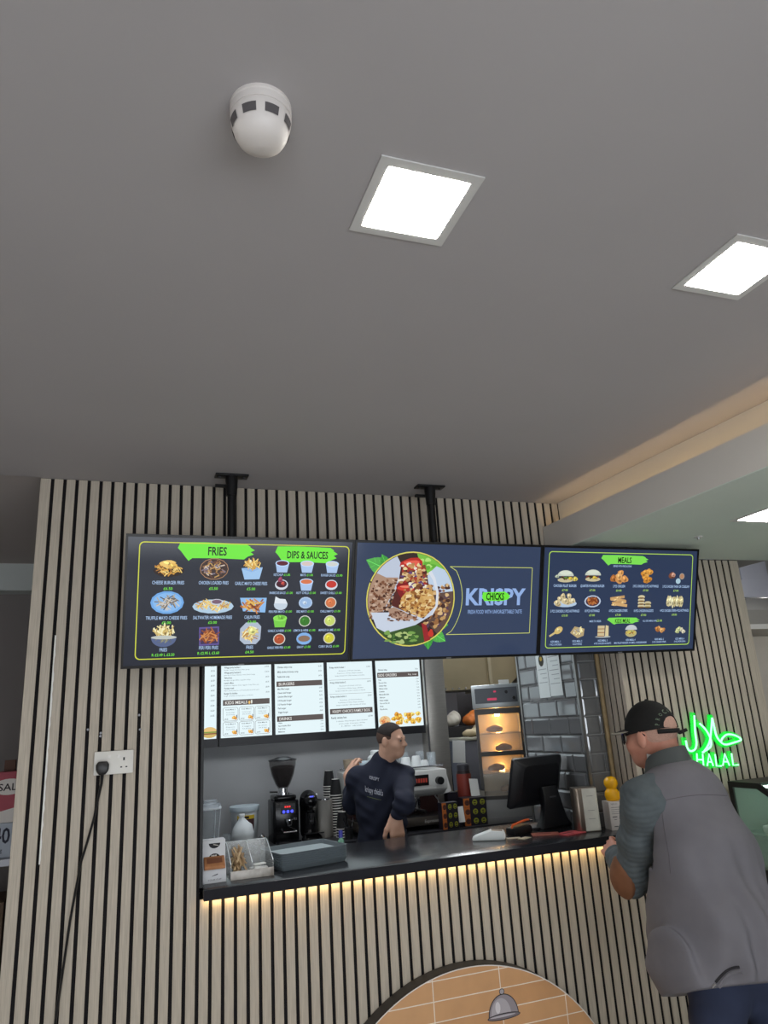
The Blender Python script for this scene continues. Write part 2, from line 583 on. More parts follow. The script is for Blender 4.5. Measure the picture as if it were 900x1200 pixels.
# room beyond the slatted wall on the right
far_paint = mat('far_paint', (176, 172, 166), .8)
struct('wall_far_right', MB().box(3.5, 8.2, 6.55, 6.7, 0, 3.6), far_paint, 'pale wall of the room beyond on the right', 'wall')
struct('ceiling_far_right', MB().box(3.44, 8.2, WY + .19, 6.7, 3.52, 3.6), mat('far_ceiling', (150, 150, 154), .8), 'grey ceiling of the room beyond on the right', 'ceiling')
struct('wall_side_right', MB().box(3.44, 3.50, WY + .19, 6.7, 0, 3.52), far_paint, 'return wall between kitchen and the room beyond', 'wall')
struct('wall_far_header', MB().box(3.50, 8.2, WY + .012, WY + .19, 2.75, 3.6), far_paint, 'wall above the way into the room beyond', 'wall')
# ============================================================ CEILING FIXTURES
diff_m = mat('led_diffuser', (255, 255, 255), emit=(255, 250, 241), estr=LED_STRENGTH)
frame_m = mat('led_frame', (205, 204, 202), .5)
def led_panel(label, x, y, z, strength_mat=None):
    t = thing('led_panel', label, 'ceiling light', (x, y, z), group='square ceiling lights')
    S, I = .12, .097
    m = MB()
    m.box(-S, S, -S, -I, -.0045, -.0005).box(-S, S, I, S, -.0045, -.0005).box(-S, -I, -I, I, -.0045, -.0005).box(I, S, -I, I, -.0045, -.0005)
    obj('frame', m, frame_m, t, smooth=0)
    obj('diffuser', MB().prism(rrect(-I + .001, I - .001, -I + .001, I - .001, .014), -.0052, -.0006, 'z'), strength_mat or diff_m, t, smooth=0)
    return t
led_panel('square ceiling light right of the smoke detector', .575, 1.24, CEIL)
led_panel('square ceiling light at the right edge, above the bulkhead ledge', 1.53, 1.245, CEIL)
led_panel('square ceiling light cut off by the left edge of the picture', -.412, 1.24, CEIL)
for i, x in enumerate((-1.35, -.385, .575, 1.53)):
    led_panel('square ceiling light behind the camera, number %s from the window wall corner' % ('one', 'two', 'three', 'four')[i], x, -.75, CEIL)
led_panel('square ceiling light in the lowered soffit above the customer', 2.80, 2.41, SOFF - .004)
led_panel('square ceiling light in the soffit to the right of the picture', 4.2, 1.6, SOFF - .004)
kd = mat('fill_diffuser', (255, 255, 255), emit=(245, 250, 255), estr=KITCHEN_FILL)  # for unseen lights added to brighten the kitchen and the far room
for i, (x, y) in enumerate(((.85, 4.3), (1.75, 4.3), (2.9, 5.3), (3.0, 6.2))):
    t = led_panel('added unseen kitchen light %s' % ('over the blender jar', 'over the worker', 'over the heated cabinet', 'over the extract duct')[i], x, y, 2.62, kd)
    t.scale = (2, 2, 1)

t = led_panel('added unseen light of the room beyond the slatted wall', 5.6, 5.0, 3.52, kd)  # unseen lamp added to lift the dark far room
t.scale = (3, 3, 1)
# smoke detector
t = thing('smoke_detector', 'round white smoke detector with dark vent slots on the ceiling', 'smoke detector', (.196, 1.075, CEIL))
det = mat('detector_plastic', (216, 210, 206), .45)
obj('base', MB().lathe([(.0, 0), (.058, 0), (.058, -.006), (.0555, -.008), (.0555, -.010), (.058, -.012), (.0575, -.026), (.0, -.026)], n=40), det, t)
obj('body', MB().lathe([(.0, -.0262), (.0565, -.0262), (.0575, -.030), (.0545, -.046), (.050, -.062), (.044, -.074), (.034, -.083), (.020, -.088), (.0, -.090)], n=40), det, t)
for i in range(8):
    a = R_(i * 45 + 12)
    m = MB(); n = 5
    vs = []
    for zz, rr in ((-.040, .0568), (-.057, .0528)):
        for q in range(n):
            b = a + R_(-14 + 28 * q / (n - 1))
            vs.append((rr * math.cos(b), rr * math.sin(b), zz))
    m.add(vs, [(q, q + 1, n + q + 1, n + q) for q in range(n - 1)])
    m2 = MB(); m2.add([tuple(Vector(v) * .98) for v in vs] , m.f)
    k = len(vs)
    m.add([(v[0] * .97, v[1] * .97, v[2]) for v in vs], [tuple(reversed(f)) for f in m.f])
    obj('vent_slot', m, mat('vent_dark', (86, 82, 84), .7), t)
obj('indicator', MB().lathe([(0, -.0845), (.003, -.0845), (.003, -.0885), (0, -.0887)], (.012, .024, .0115), 8), mat('vent_dark', (86, 82, 84), .7), t)

t = thing('sprinkler_head', 'small round sprinkler cap in the lowered soffit', 'sprinkler', (2.758, 2.82, SOFF - .004))
obj('rose', MB().lathe([(0, 0), (.022, 0), (.022, -.003), (.012, -.006), (0, -.006)], n=16), frame_m, t)
obj('cap', MB().lathe([(0, -.0061), (.009, -.0061), (.008, -.014), (0, -.015)], n=12), chrome, t)

# ============================================================ CEILING-HUNG SCREENS
TILT = R_(17.8)
SW, SH = .977, .553        # outer size
DW, DH = .957, .531        # lit area
def screen_thing(name, label, cx):
    return thing(name, label, 'screen', (cx, 3.065, 2.183), rot=(TILT, 0, 0))
bezel_m = mat('screen_bezel', (12, 12, 14), .35)
def tv(label, cx, base):
    t = screen_thing('menu_screen', label, cx)
    m = MB()
    hx, hz, ix, iz = SW / 2 - .0005, SH / 2, DW / 2, DH / 2
    for a in ((-hx, hx, iz, hz), (-hx, hx, -hz, -iz), (-hx, -ix, -iz, iz), (ix, hx, -iz, iz)):
        m.box(a[0], a[1], -.004, .018, a[2], a[3])
    obj('bezel', m, bezel_m, t, smooth=0)
    obj('rear_case', MB().box(-hx + .002, hx - .002, .0185, .034, -hz + .002, hz - .002).box(-.30, .30, .034, .052, -.22, .10), black_plastic, t, smooth=0)
    d = obj('display', MB().box(-ix, ix, 0.0, .016, -iz, iz), base, t, smooth=0)
    obj('badge', MB().box(-.012, .012, -.0062, -.0042, -hz + .002, -hz + .007), mat('badge_grey', (120, 120, 124), .4), t, smooth=0)
    return t, d
def U(u): return (u - .5) * DW
def V(v): return (.5 - v) * DH

# -- small flat drawings of the dishes
LAY = .00002
class Pic:
    def __init__(s, seed):
        s.mb = MB(); s.y = -.0008; s.r = random.Random(seed)
    def shape(s, pts, rgb, b=1.0):
        s.mb.use(glow(rgb)); s.y -= LAY
        s.mb.poly([(x, s.y, z) for x, z in pts])
    def ell(s, x, z, a, b, rgb, rot=0, n=14, a0=0, a1=360):
        pts = []
        full = a1 - a0 >= 360
        N = n if full else n + 1
        for i in range(N):
            th = R_(a0 + (a1 - a0) * i / n)
            px, pz = a * math.cos(th), b * math.sin(th)
            pts.append((x + px * math.cos(rot) - pz * math.sin(rot), z + px * math.sin(rot) + pz * math.cos(rot)))
        s.shape(pts, rgb)
    def stick(s, x, z, L, w, ang, rgb):
        c, q = math.cos(ang), math.sin(ang)
        s.shape([(x + dx * c - dz * q, z + dx * q + dz * c) for dx, dz in ((-L / 2, -w / 2), (L / 2, -w / 2), (L / 2, w / 2), (-L / 2, w / 2))], rgb)
    def blob(s, x, z, a, b, rgb, hl=True):
        n = 11; pts = []
        ph = s.r.random() * 6
        for i in range(n):
            th = 2 * math.pi * i / n
            k = 1 + .13 * math.sin(3 * th + ph) + s.r.uniform(-.07, .07)
            pts.append((x + a * k * math.cos(th), z + b * k * math.sin(th)))
        s.shape(pts, rgb)
        if hl:
            l = tuple(min(255, int(c * 1.18 + 14)) for c in rgb); d = tuple(int(c * .7) for c in rgb)
            s.ell(x + a * .2, z - b * .35, a * .45, b * .3, d, s.r.random() * 3, 8)
            s.ell(x - a * .25, z + b * .3, a * .4, b * .3, l, s.r.random() * 3, 8)
    def fries(s, x, z, a, b, cols, n=34, L=.03, w=.0042, up=False):
        for i in range(n):
            th = s.r.random() * 6.283; rr = math.sqrt(s.r.random()) * .85
            px, pz = x + a * rr * math.cos(th), z + b * rr * math.sin(th)
            ang = s.r.uniform(-1.2, 1.2) + (1.57 if up else 0) if s.r.random() < .9 else s.r.random() * 3.14
            s.stick(px, pz, L * s.r.uniform(.7, 1.15), w, ang, s.r.choice(cols))
    def done(s, parent, name='dish_picture'):
        return obj(name, s.mb, None, parent, smooth=0, recalc=False)
GOLD = [(228, 184, 92), (206, 150, 60), (240, 206, 120), (176, 116, 44), (216, 168, 76)]
PALE = [(236, 222, 160), (214, 188, 116), (246, 238, 190), (190, 160, 90)]
GREYF = [(150, 140, 126), (178, 168, 150), (112, 102, 94), (206, 198, 186), (90, 80, 74)]
REDF = [(178, 104, 52), (146, 76, 36), (206, 136, 76), (120, 58, 30)]
CHK = [(206, 146, 84), (186, 124, 66), (220, 166, 104), (168, 104, 52)]
PLATE = (150, 190, 232); BLUEW = (140, 180, 226)

lime = glow((112, 232, 62)); black_i = glow((12, 20, 10)); pale_i = glow((172, 200, 236)); green_i = glow((118, 232, 70)); yel_i = glow((208, 214, 66), 1.0)

def brush(mb, u0, u1, v0, v1, seed, y=-.0006):
    r = random.Random(seed)
    x0, x1, z0, z1 = U(u0), U(u1), V(v1), V(v0)
    h = z1 - z0
    pts = [(x0 + .01, z1), (x0 + .35 * (x1 - x0), z1 + .03 * h), (x1 - .12 * (x1 - x0), z1 - .02 * h), (x1 - .06 * (x1 - x0), z1 - .18 * h), (x1 - .02, z1 - .22 * h), (x1, z1 - .40 * h), (x1 - .018, z1 - .52 * h),
           (x1 - .004, z1 - .66 * h), (x1 - .03, z1 - .80 * h), (x1 - .045, z1 - .98 * h), (x0 + .5 * (x1 - x0), z1 - .93 * h), (x0 + .06, z1 - .95 * h), (x0 + .045, z0 - .12 * h), (x0 + .032, z0 + .10 * h), (x0 + .014, z0 + .45 * h), (x0, z0 + .65 * h), (x0 + .006, z1 - .14 * h)]
    mb.poly([(x, y, z) for x, z in pts])

def word(parent, name, mt, *a, **k):
    m = MB(); put_text(m, *a, **k)
    obj(name, m, mt, parent, smooth=0)

def outline(u0, u1, v0, v1, r=.02, w=.004, y=-.0007):
    a = rrect(U(u0), U(u1), V(v1), V(v0), r); b = rrect(U(u0) + w, U(u1) - w, V(v1) + w, V(v0) - w, r - w * .6)
    m = MB(); n = len(a)
    m.add([(x, y, z) for x, z in a] + [(x, y, z) for x, z in b], [(i, (i + 1) % n, n + (i + 1) % n, n + i) for i in range(n)])
    return m

# ---- screen 1: fries and dips
t1, d1 = tv('left ceiling-hung screen showing fries, dips and sauces', .458, mat('display_fries', (5, 6, 9), .12, emit=(32, 37, 50), estr=1.0))
obj('border_line', outline(.045, .985, .035, .955), yel_i, d1, smooth=0)
for a_ in ((.205, .54, .035, .165, 1), (.633, .928, .05, .185, 2)):
    m = MB(); brush(m, *a_); obj('brush_stroke', m, lime, d1, smooth=0)
word(d1, 'heading', black_i, 'FRIES', U(.375), V(.098), .036, .078, -.0010, .02)
word(d1, 'heading', black_i, 'DIPS & SAUCES', U(.785), V(.115), .032, .185, -.0010, .02)
FR = [('CHEESE BURGER FRIES', '£6.50', .171, .238, .353, .400), ('CHICKEN LOADED FRIES', '£5.50', .364, .242, .352, .398), ('GARLIC MAYO CHEESE FRIES', '£5.00', .530, .242, .356, .400),
      ('TRUFFLE MAYO CHEESE FRIES', '£5.00', .170, .510, .630, .668), ('SALTWATER HOMEMADE FRIES', '£5.00', .366, .533, .630, .670), ('CAJUN FRIES', '£3.00', .540, .530, .630, .670),
      ('FRIES', 'R £2.49 L £3.50', .162, .772, .880, .920), ('PERI PERI FRIES', 'R £2.95 L £3.60', .354, .780, .872, .915), ('FRIES', '£4.50', .535, .765, .876, .915)]
for i, (a, b, u, v, vc, vp) in enumerate(FR):
    x, z = U(u), V(v)
    wn = {'CHEESE BURGER FRIES': .128, 'CHICKEN LOADED FRIES': .124, 'GARLIC MAYO CHEESE FRIES': .138, 'TRUFFLE MAYO CHEESE FRIES': .165, 'SALTWATER HOMEMADE FRIES': .162, 'CAJUN FRIES': .066, 'PERI PERI FRIES': .08}.get(a, .03)
    word(d1, 'dish_name', pale_i, a, x, V(vc), .0145, wn, -.0009, .012)
    word(d1, 'price', green_i, b, x, V(vp), .0115, .090 if 'R ' in b else .036, -.0009, .012)
    p = Pic(i + 10)
    if i == 0:
        p.ell(x, z - .012, .062, .026, (40, 26, 20)); p.fries(x, z - .004, .056, .026, GOLD, 44, .024); p.blob(x - .004, z + .016, .03, .018, (236, 196, 110)); p.blob(x + .016, z + .008, .02, .012, (226, 180, 88))
    elif i == 1:
        p.ell(x, z, .060, .046, (168, 126, 92)); p.ell(x, z, .057, .043, (60, 44, 40)); p.fries(x, z, .054, .040, [(150, 104, 60), (206, 190, 176), (96, 60, 44), (190, 150, 90), (120, 112, 130)], 60, .02, .005)
    elif i == 2:
        p.shape([(x - .044, z + .005), (x + .046, z + .01), (x + .034, z - .042), (x - .03, z - .044)], BLUEW); p.fries(x + .002, z + .022, .036, .022, PALE + GOLD, 40, .028, .0045, True); p.shape([(x - .044, z + .002), (x + .0, z - .012), (x + .046, z + .008), (x + .034, z - .042), (x - .03, z - .044)], (158, 196, 234))
    elif i == 3:
        p.ell(x, z, .067, .048, (112, 168, 228)); p.ell(x, z, .058, .040, (134, 184, 236)); p.fries(x + .002, z + .002, .046, .028, GREYF, 46, .03)
    elif i == 4:
        p.ell(x, z - .005, .086, .030, (176, 204, 226)); p.fries(x, z, .076, .024, PALE + GOLD, 60, .028); p.ell(x + .014, z + .014, .026, .013, (200, 206, 216)); p.ell(x + .014, z + .015, .021, .009, (120, 92, 112))
    elif i == 5:
        p.shape([(x - .055, z + .03), (x + .06, z + .03), (x + .056, z - .034), (x - .04, z - .028)], (140, 188, 236)); p.fries(x + .002, z - .002, .044, .024, REDF + GOLD[:1], 30, .042, .0062)
    elif i == 6:
        p.fries(x, z + .02, .044, .024, PALE, 46, .034, .0045, True); p.ell(x, z - .008, .05, .038, (86, 100, 138), a0=180, a1=360); p.fries(x, z - .016, .040, .016, [(120, 120, 110), (150, 150, 120), (90, 100, 120)], 22, .02); p.ell(x, z - .006, .052, .008, (190, 196, 190))
    elif i == 7:
        p.shape([(x - .043, z + .038), (x + .040, z + .041), (x + .042, z - .038), (x - .040, z - .041)], (96, 84, 150)); p.shape([(x - .037, z + .031), (x + .034, z + .034), (x + .036, z - .031), (x - .034, z - .034)], (66, 50, 84)); p.fries(x, z, .040, .032, REDF, 44, .03, .005)
    else:
        p.shape([(x - .02, z + .048), (x + .03, z + .048), (x + .046, z + .03), (x + .044, z - .026), (x + .026, z - .046), (x - .024, z - .046), (x - .044, z - .028), (x - .044, z + .022)], (176, 188, 206)); p.fries(x, z, .036, .036, GOLD + PALE, 60, .024); p.blob(x + .008, z + .012, .018, .016, (226, 224, 140))
    p.done(d1)
DN = ['KETCHUP', 'MAYO', 'BURGER SAUCE', 'BARBECUE SAUCE', 'HOT CHILLI', 'SWEET CHILLI', 'PERI PERI MAYO', 'BBQ MAYO', 'CHILLI MAYO', 'GARLIC & HERB', 'LEMON & HERB', 'MANGO & LIME', 'GARLIC PERI PERI', 'GRAVY', 'CURRY SAUCE']
DC = [(92, 26, 44), (214, 196, 190), (206, 210, 206), (70, 20, 36), (214, 116, 74), (196, 54, 44), (206, 216, 226), (170, 196, 226), (206, 116, 70), (140, 220, 80), (56, 120, 40), (196, 214, 110), (176, 80, 46), (140, 112, 92), (206, 200, 60)]
RV = [(.215, .283), (.365, .432), (.515, .587), (.668, .745), (.815, .884)]
for i in range(15):
    u = (.668, .784, .904)[i % 3]; v, vc = RV[i // 3]
    x, z = U(u), V(v)
    p = Pic(i + 50)
    if i in (0, 1, 2, 4, 9):
        cup = (168, 196, 234) if i != 9 else (120, 206, 74)
        p.shape([(x - .030, z + .014), (x + .030, z + .014), (x + .022, z - .026), (x - .022, z - .026)], cup)
        p.ell(x, z + .014, .031, .014, tuple(min(255, c + 24) for c in cup)); p.ell(x, z + .014, .026, .0105, DC[i])
        if i == 9: p.blob(x + .004, z + .018, .016, .010, (112, 190, 60))
    elif i in (3, 5):
        p.ell(x, z, .029, .023, (206, 214, 226)); p.ell(x, z + .003, .024, .016, DC[i])
        if i == 3: p.blob(x - .006, z + .022, .010, .012, (150, 60, 90)); p.blob(x + .006, z + .006, .008, .008, (190, 70, 60))
    elif i == 6:
        p.ell(x, z - .008, .030, .024, (196, 210, 224)); p.shape([(x - .028, z - .002), (x - .024, z + .028), (x - .006, z + .018), (x + .020, z + .016), (x + .03, z - .004)], (222, 230, 238))
    elif i == 7:
        p.ell(x, z, .031, .026, (176, 200, 230)); p.ell(x, z, .026, .021, (150, 182, 222)); p.blob(x - .004, z, .010, .008, (190, 210, 236))
    elif i == 13:
        p.ell(x, z, .035, .027, (130, 176, 230)); p.ell(x, z, .027, .014, DC[i])
    else:
        p.ell(x, z, .027, .025, (214, 214, 206)); p.ell(x, z, .023, .0215, DC[i]); p.blob(x - .004, z + .004, .010, .009, tuple(min(255, int(c * 1.1)) for c in DC[i]))
    p.done(d1)
    wn = .0052 * len(DN[i]) + .004
    word(d1, 'dish_name', pale_i, DN[i], x - .016, V(vc), .0105, min(wn, .07), -.0009, .012)
    word(d1, 'price', green_i, '£1.00', x - .016 + min(wn, .07) / 2 + .004, V(vc), .0098, .028, -.0009, .012, align='L')

# ---- screen 2: wrap and shop name
t2, d2 = tv('middle ceiling-hung screen with a large chicken wrap and the shop name', 1.436, mat('display_brand', (6, 8, 12), .12, emit=(54, 66, 92), estr=1.0))
x, z = U(.288), V(.485); r = .222
p = Pic(7)
def leaf(x, z, L, ang, col):
    pts = []
    for i in range(9):
        q = i / 8; w = math.sin(q * math.pi) * .36 * (1 - .35 * q)
        pts.append((q * L, w * L))
    full = pts + [(a, -b) for a, b in pts[::-1][1:-1]]
    rt = lambda a, b: (x + a * math.cos(ang) - b * math.sin(ang), z + a * math.sin(ang) + b * math.cos(ang))
    p.shape([rt(a, b) for a, b in full], col)
    p.stick(*rt(L / 2, 0), L * .9, .002, ang, tuple(min(255, int(c * 1.5)) for c in col))
    for i in range(3):
        q = .25 + .2 * i
        for sg in (-1, 1):
            e = rt(q * L + .04 * L, sg * .12 * L)
            p.stick(e[0], e[1], .2 * L, .0012, ang + sg * .8, tuple(min(255, int(c * 1.3)) for c in col))
cx, cz = x, z
for (lx, lz, L, an) in ((-.11, .13, .13, 2.75), (-.12, .13, .085, 2.0), (-.13, .12, .08, 3.6), (.10, -.15, .10, -.55), (.09, -.15, .09, -1.5), (.12, -.13, .075, .1)):
    x, z = cx + lx, cz + lz
    leaf(cx + lx, cz + lz, L, an, (64, 150, 62) if L < .1 else (84, 170, 78))
x, z = cx, cz
p.ell(x, z, r, r, (214, 206, 96), n=40); p.ell(x, z, r - .006, r - .006, (54, 40, 36), n=40)
def clip(pts):
    out = []
    for a, b in pts:
        l = math.hypot(a, b)
        if l > r - .008: a, b = a * (r - .008) / l, b * (r - .008) / l
        out.append((x + a, z + b))
    return out
def arc(a0, a1, rr=.214, n=12): return [(rr * math.cos(R_(a0 + (a1 - a0) * i / n)), rr * math.sin(R_(a0 + (a1 - a0) * i / n))) for i in range(n + 1)]
p.shape(clip(arc(-140, -55) + [(.02, -.11), (-.08, -.12)]), (58, 84, 44))
p.shape(clip(arc(20, 85) + [(.05, .13)]), (120, 190, 70))
for i in range(14):
    a_ = p.r.uniform(25, 80); q_ = p.r.uniform(.15, .205)
    p.blob(x + q_ * math.cos(R_(a_)), z + q_ * math.sin(R_(a_)), .016, .010, p.r.choice([(150, 210, 90), (96, 170, 56), (176, 224, 120)]), False)
p.shape(clip([(.06, .10), (.12, .155)] + arc(40, 8, n=8) + [(.12, .03)]), (188, 206, 226))
p.shape(clip(arc(10, -50) + [(.06, -.09), (.06, .02)]), (96, 74, 66))
for i in range(110):
    a_, b_ = p.r.uniform(.07, .20), p.r.uniform(-.13, .07)
    if math.hypot(a_, b_) < .195: p.blob(x + a_, z + b_, p.r.uniform(.006, .014), p.r.uniform(.005, .011), p.r.choice([(190, 150, 96), (150, 104, 64), (88, 60, 84), (214, 180, 130), (70, 44, 40)]), False)
# left tortilla, charred
p.shape(clip(arc(112, 205) + [(-.16, -.10), (-.07, .06), (-.04, .13)]), (188, 198, 216))
p.shape(clip(arc(146, 203) + [(-.15, -.08), (-.09, .04), (-.07, .10), (-.13, .10)]), (170, 138, 116))
for i in range(150):
    q = p.r.random(); a_ = -.205 + q * .125; b_ = -.09 + .17 * p.r.random() + .02 * q
    p.blob(x + a_, z + b_, p.r.uniform(.003, .010), p.r.uniform(.003, .007), p.r.choice([(92, 54, 36), (120, 76, 52), (70, 40, 28), (196, 170, 150), (140, 100, 76)]), False)
# filling: dark pocket, tomato, chopped chicken, red cabbage, sauce
p.shape(clip([(-.06, .16), (.02, .19), (.07, .13), (.09, .02), (.06, -.10), (-.05, -.10), (-.10, -.02), (-.07, .08)]), (84, 36, 32))
for a_, b_, w_, h_, c_ in ((-.005, .162, .060, .030, (182, 44, 36)), (-.005, .168, .040, .014, (226, 96, 78)), (-.05, .05, .03, .04, (126, 28, 30)), (-.03, .052, .045, .015, (206, 62, 46)), (-.035, .058, .028, .005, (232, 130, 104))):
    p.blob(x + a_, z + b_, w_, h_, c_, False)
for i in range(150):
    a_, b_ = p.r.gauss(.018, .036), p.r.gauss(.095, .042)
    if b_ < .165 and a_ < .085: p.blob(x + a_, z + b_, p.r.uniform(.005, .013), p.r.uniform(.004, .010), p.r.choice([(214, 184, 136), (196, 150, 96), (232, 224, 208), (96, 66, 118), (160, 52, 40), (226, 206, 150), (120, 74, 44), (176, 130, 80)]), False)
p.shape(clip([(-.055, .005), (-.03, .035), (.02, .03), (.06, .055), (.10, .04), (.118, -.01), (.10, -.06), (.04, -.095), (-.02, -.075), (-.05, -.04)]), (198, 156, 92))
for i in range(190):
    th = p.r.random() * 6.283; q_ = math.sqrt(p.r.random())
    a_, b_ = .03 + .082 * q_ * math.cos(th), -.02 + .062 * q_ * math.sin(th)
    p.blob(x + a_, z + b_, p.r.uniform(.005, .016), p.r.uniform(.004, .010), p.r.choice([(206, 160, 92), (222, 190, 130), (184, 130, 66), (150, 98, 48), (232, 208, 160), (110, 66, 36), (212, 172, 108)]), False)
# rim of the wrap and the front flap
p.shape(clip([(.075, .125), (.10, .09), (.12, .03), (.118, -.03), (.095, -.075), (.105, -.075), (.130, -.03), (.132, .035), (.112, .10), (.09, .135)]), (214, 220, 230))
p.shape(clip([(-.20, -.06), (-.115, -.06), (-.10, -.03), (.0, -.07), (.06, -.09), (.115, -.035), (.10, -.075), (.02, -.12), (-.12, -.155), (-.17, -.13)]), (198, 208, 224))
p.shape(clip([(-.12, -.045), (-.09, -.035), (.0, -.075), (.03, -.085), (-.03, -.10), (-.10, -.085)]), (168, 136, 116))
for i in range(60): p.blob(x + p.r.uniform(-.115, .03), z + p.r.uniform(-.10, -.055), p.r.uniform(.003, .010), p.r.uniform(.002, .005), p.r.choice([(150, 104, 78), (110, 70, 50), (190, 160, 140), (86, 52, 38)]), False)
p.shape(clip([(.05, -.11), (.075, -.12), (.10, -.19), (.07, -.2)]), (150, 40, 44)); p.blob(x + .1, z - .16, .014, .018, (196, 56, 44), False)
for i in range(30): p.blob(x + p.r.uniform(-.12, .03), z + p.r.uniform(-.20, -.15), p.r.uniform(.008, .02), p.r.uniform(.005, .012), p.r.choice([(70, 110, 50), (120, 160, 80), (44, 72, 36), (170, 190, 120)]), False)
p.done(d2, 'wrap_picture')
# pale gold frame: three straight sides and an arc round the picture
m = MB(); w = .003
def seg(a, b, m, w=.0032, y=-.0007):
    d = Vector((b[0] - a[0], 0, b[1] - a[1])).normalized(); nn = Vector((-d.z, 0, d.x)) * w / 2
    A = Vector((a[0], y, a[1])); B = Vector((b[0], y, b[1]))
    m.poly([tuple(A - nn), tuple(B - nn), tuple(B + nn), tuple(A + nn)])
pts = [(U(.488), V(.195)), (U(.955), V(.195)), (U(.955), V(.805)), (U(.482), V(.805))]
for a_, b_ in zip(pts, pts[1:]): seg(a_, b_, m)
rr = .262
arcp = [(cx + rr * math.cos(R_(th)), cz + rr * math.sin(R_(th))) for th in np.linspace(-42, 37, 14)]
arcp = [pts[3]] + [q for q in arcp if V(.80) < q[1] < V(.20)] + [pts[0]]
for a_, b_ in zip(arcp, arcp[1:]): seg(a_, b_, m)
obj('border_line', m, glow((196, 204, 110)), d2, smooth=0)
m = MB(); put_text(m, 'KRISPY', U(.752), V(.462), .080, .325, -.0008, .030)
put_text(m, 'FRESH FOOD WITH UNFORGETTABLE TASTE', U(.75), V(.602), .019, .295, -.0008, .008)
obj('lettering', m, glow((146, 176, 226)), d2, smooth=0)
m = MB(); m.poly([(U(u), -.0011, V(v)) for u, v in ((.676, .425), (.80, .418), (.818, .435), (.832, .462), (.820, .490), (.79, .503), (.685, .505), (.672, .47))])
obj('brush_stroke', m, lime, d2, smooth=0)
m = MB(); put_text(m, 'CHICKS', U(.746), V(.461), .034, .098, -.0014, .028)
obj('heading', m, black_i, d2, smooth=0)

# ---- screen 3: meals
t3, d3 = tv('right ceiling-hung screen showing meals and kids meals', 2.414, mat('display_meals', (6, 8, 12), .12, emit=(48, 60, 86), estr=1.0))
obj('border_line', outline(.03, .972, .035, .955, .018), glow((176, 214, 86)), d3, smooth=0)
for a_ in ((.355, .665, .06, .150, 3), (.41, .625, .672, .732, 4)):
    m = MB(); brush(m, *a_); obj('brush_stroke', m, glow((124, 222, 84)), d3, smooth=0)
word(d3, 'heading', black_i, 'MEALS', U(.508), V(.105), .030, .085, -.001, .02)
word(d3, 'heading', black_i, 'KIDS MEAL', U(.512), V(.702), .022, .095, -.001, .012)
def n3(*a): word(d3, 'dish_name', pale_i, *a)
def p3(*a): word(d3, 'price', glow((176, 220, 100)), *a)
n3('SERVED WITH FRIES & DRINK', U(.495), V(.165), .010, .115, -.0009, .01)
n3('MADE TO ORDER', U(.335), V(.703), .010, .07, -.0009, .01)
n3('ALL KIDS MEALS ARE', U(.692), V(.706), .009, .09, -.0009, .01)
p3('£5.00', U(.757), V(.705), .012, .035, -.0009, .01)
ML = [('CHICKEN FILLET BURGER', .136, .265, .360, '£7.00'), ('QUARTER POUNDER BURGER', .307, .255, .360, '£7.50'), ('2 PCS CHICKEN', .477, .265, .362, '£6.00'), ('2 PCS CHICKEN 2 PCS HOTWINGS', .655, .262, .360, '£7.00'), ('2 PCS CHICKEN THIGH OR COLESLAW', .862, .270, .362, '£7.00'),
      ('5 PCS CHICKEN, 5 PCS HOTWINGS', .142, .505, .602, '£12.00'), ('10 PCS HOTWINGS', .312, .510, .602, '£7.00'), ('6 PCS CHICKEN STRIPS', .480, .510, .602, '£7.00'), ('10 PCS CHICKEN NUGGETS', .648, .510, .605, '£7.00'), ('4 PCS CHICKEN STRIPS 4 PCS HOTWINGS', .858, .512, .605, '£9.00')]
MW = [.135, .145, .075, .165, .178, .17, .09, .115, .125, .19]
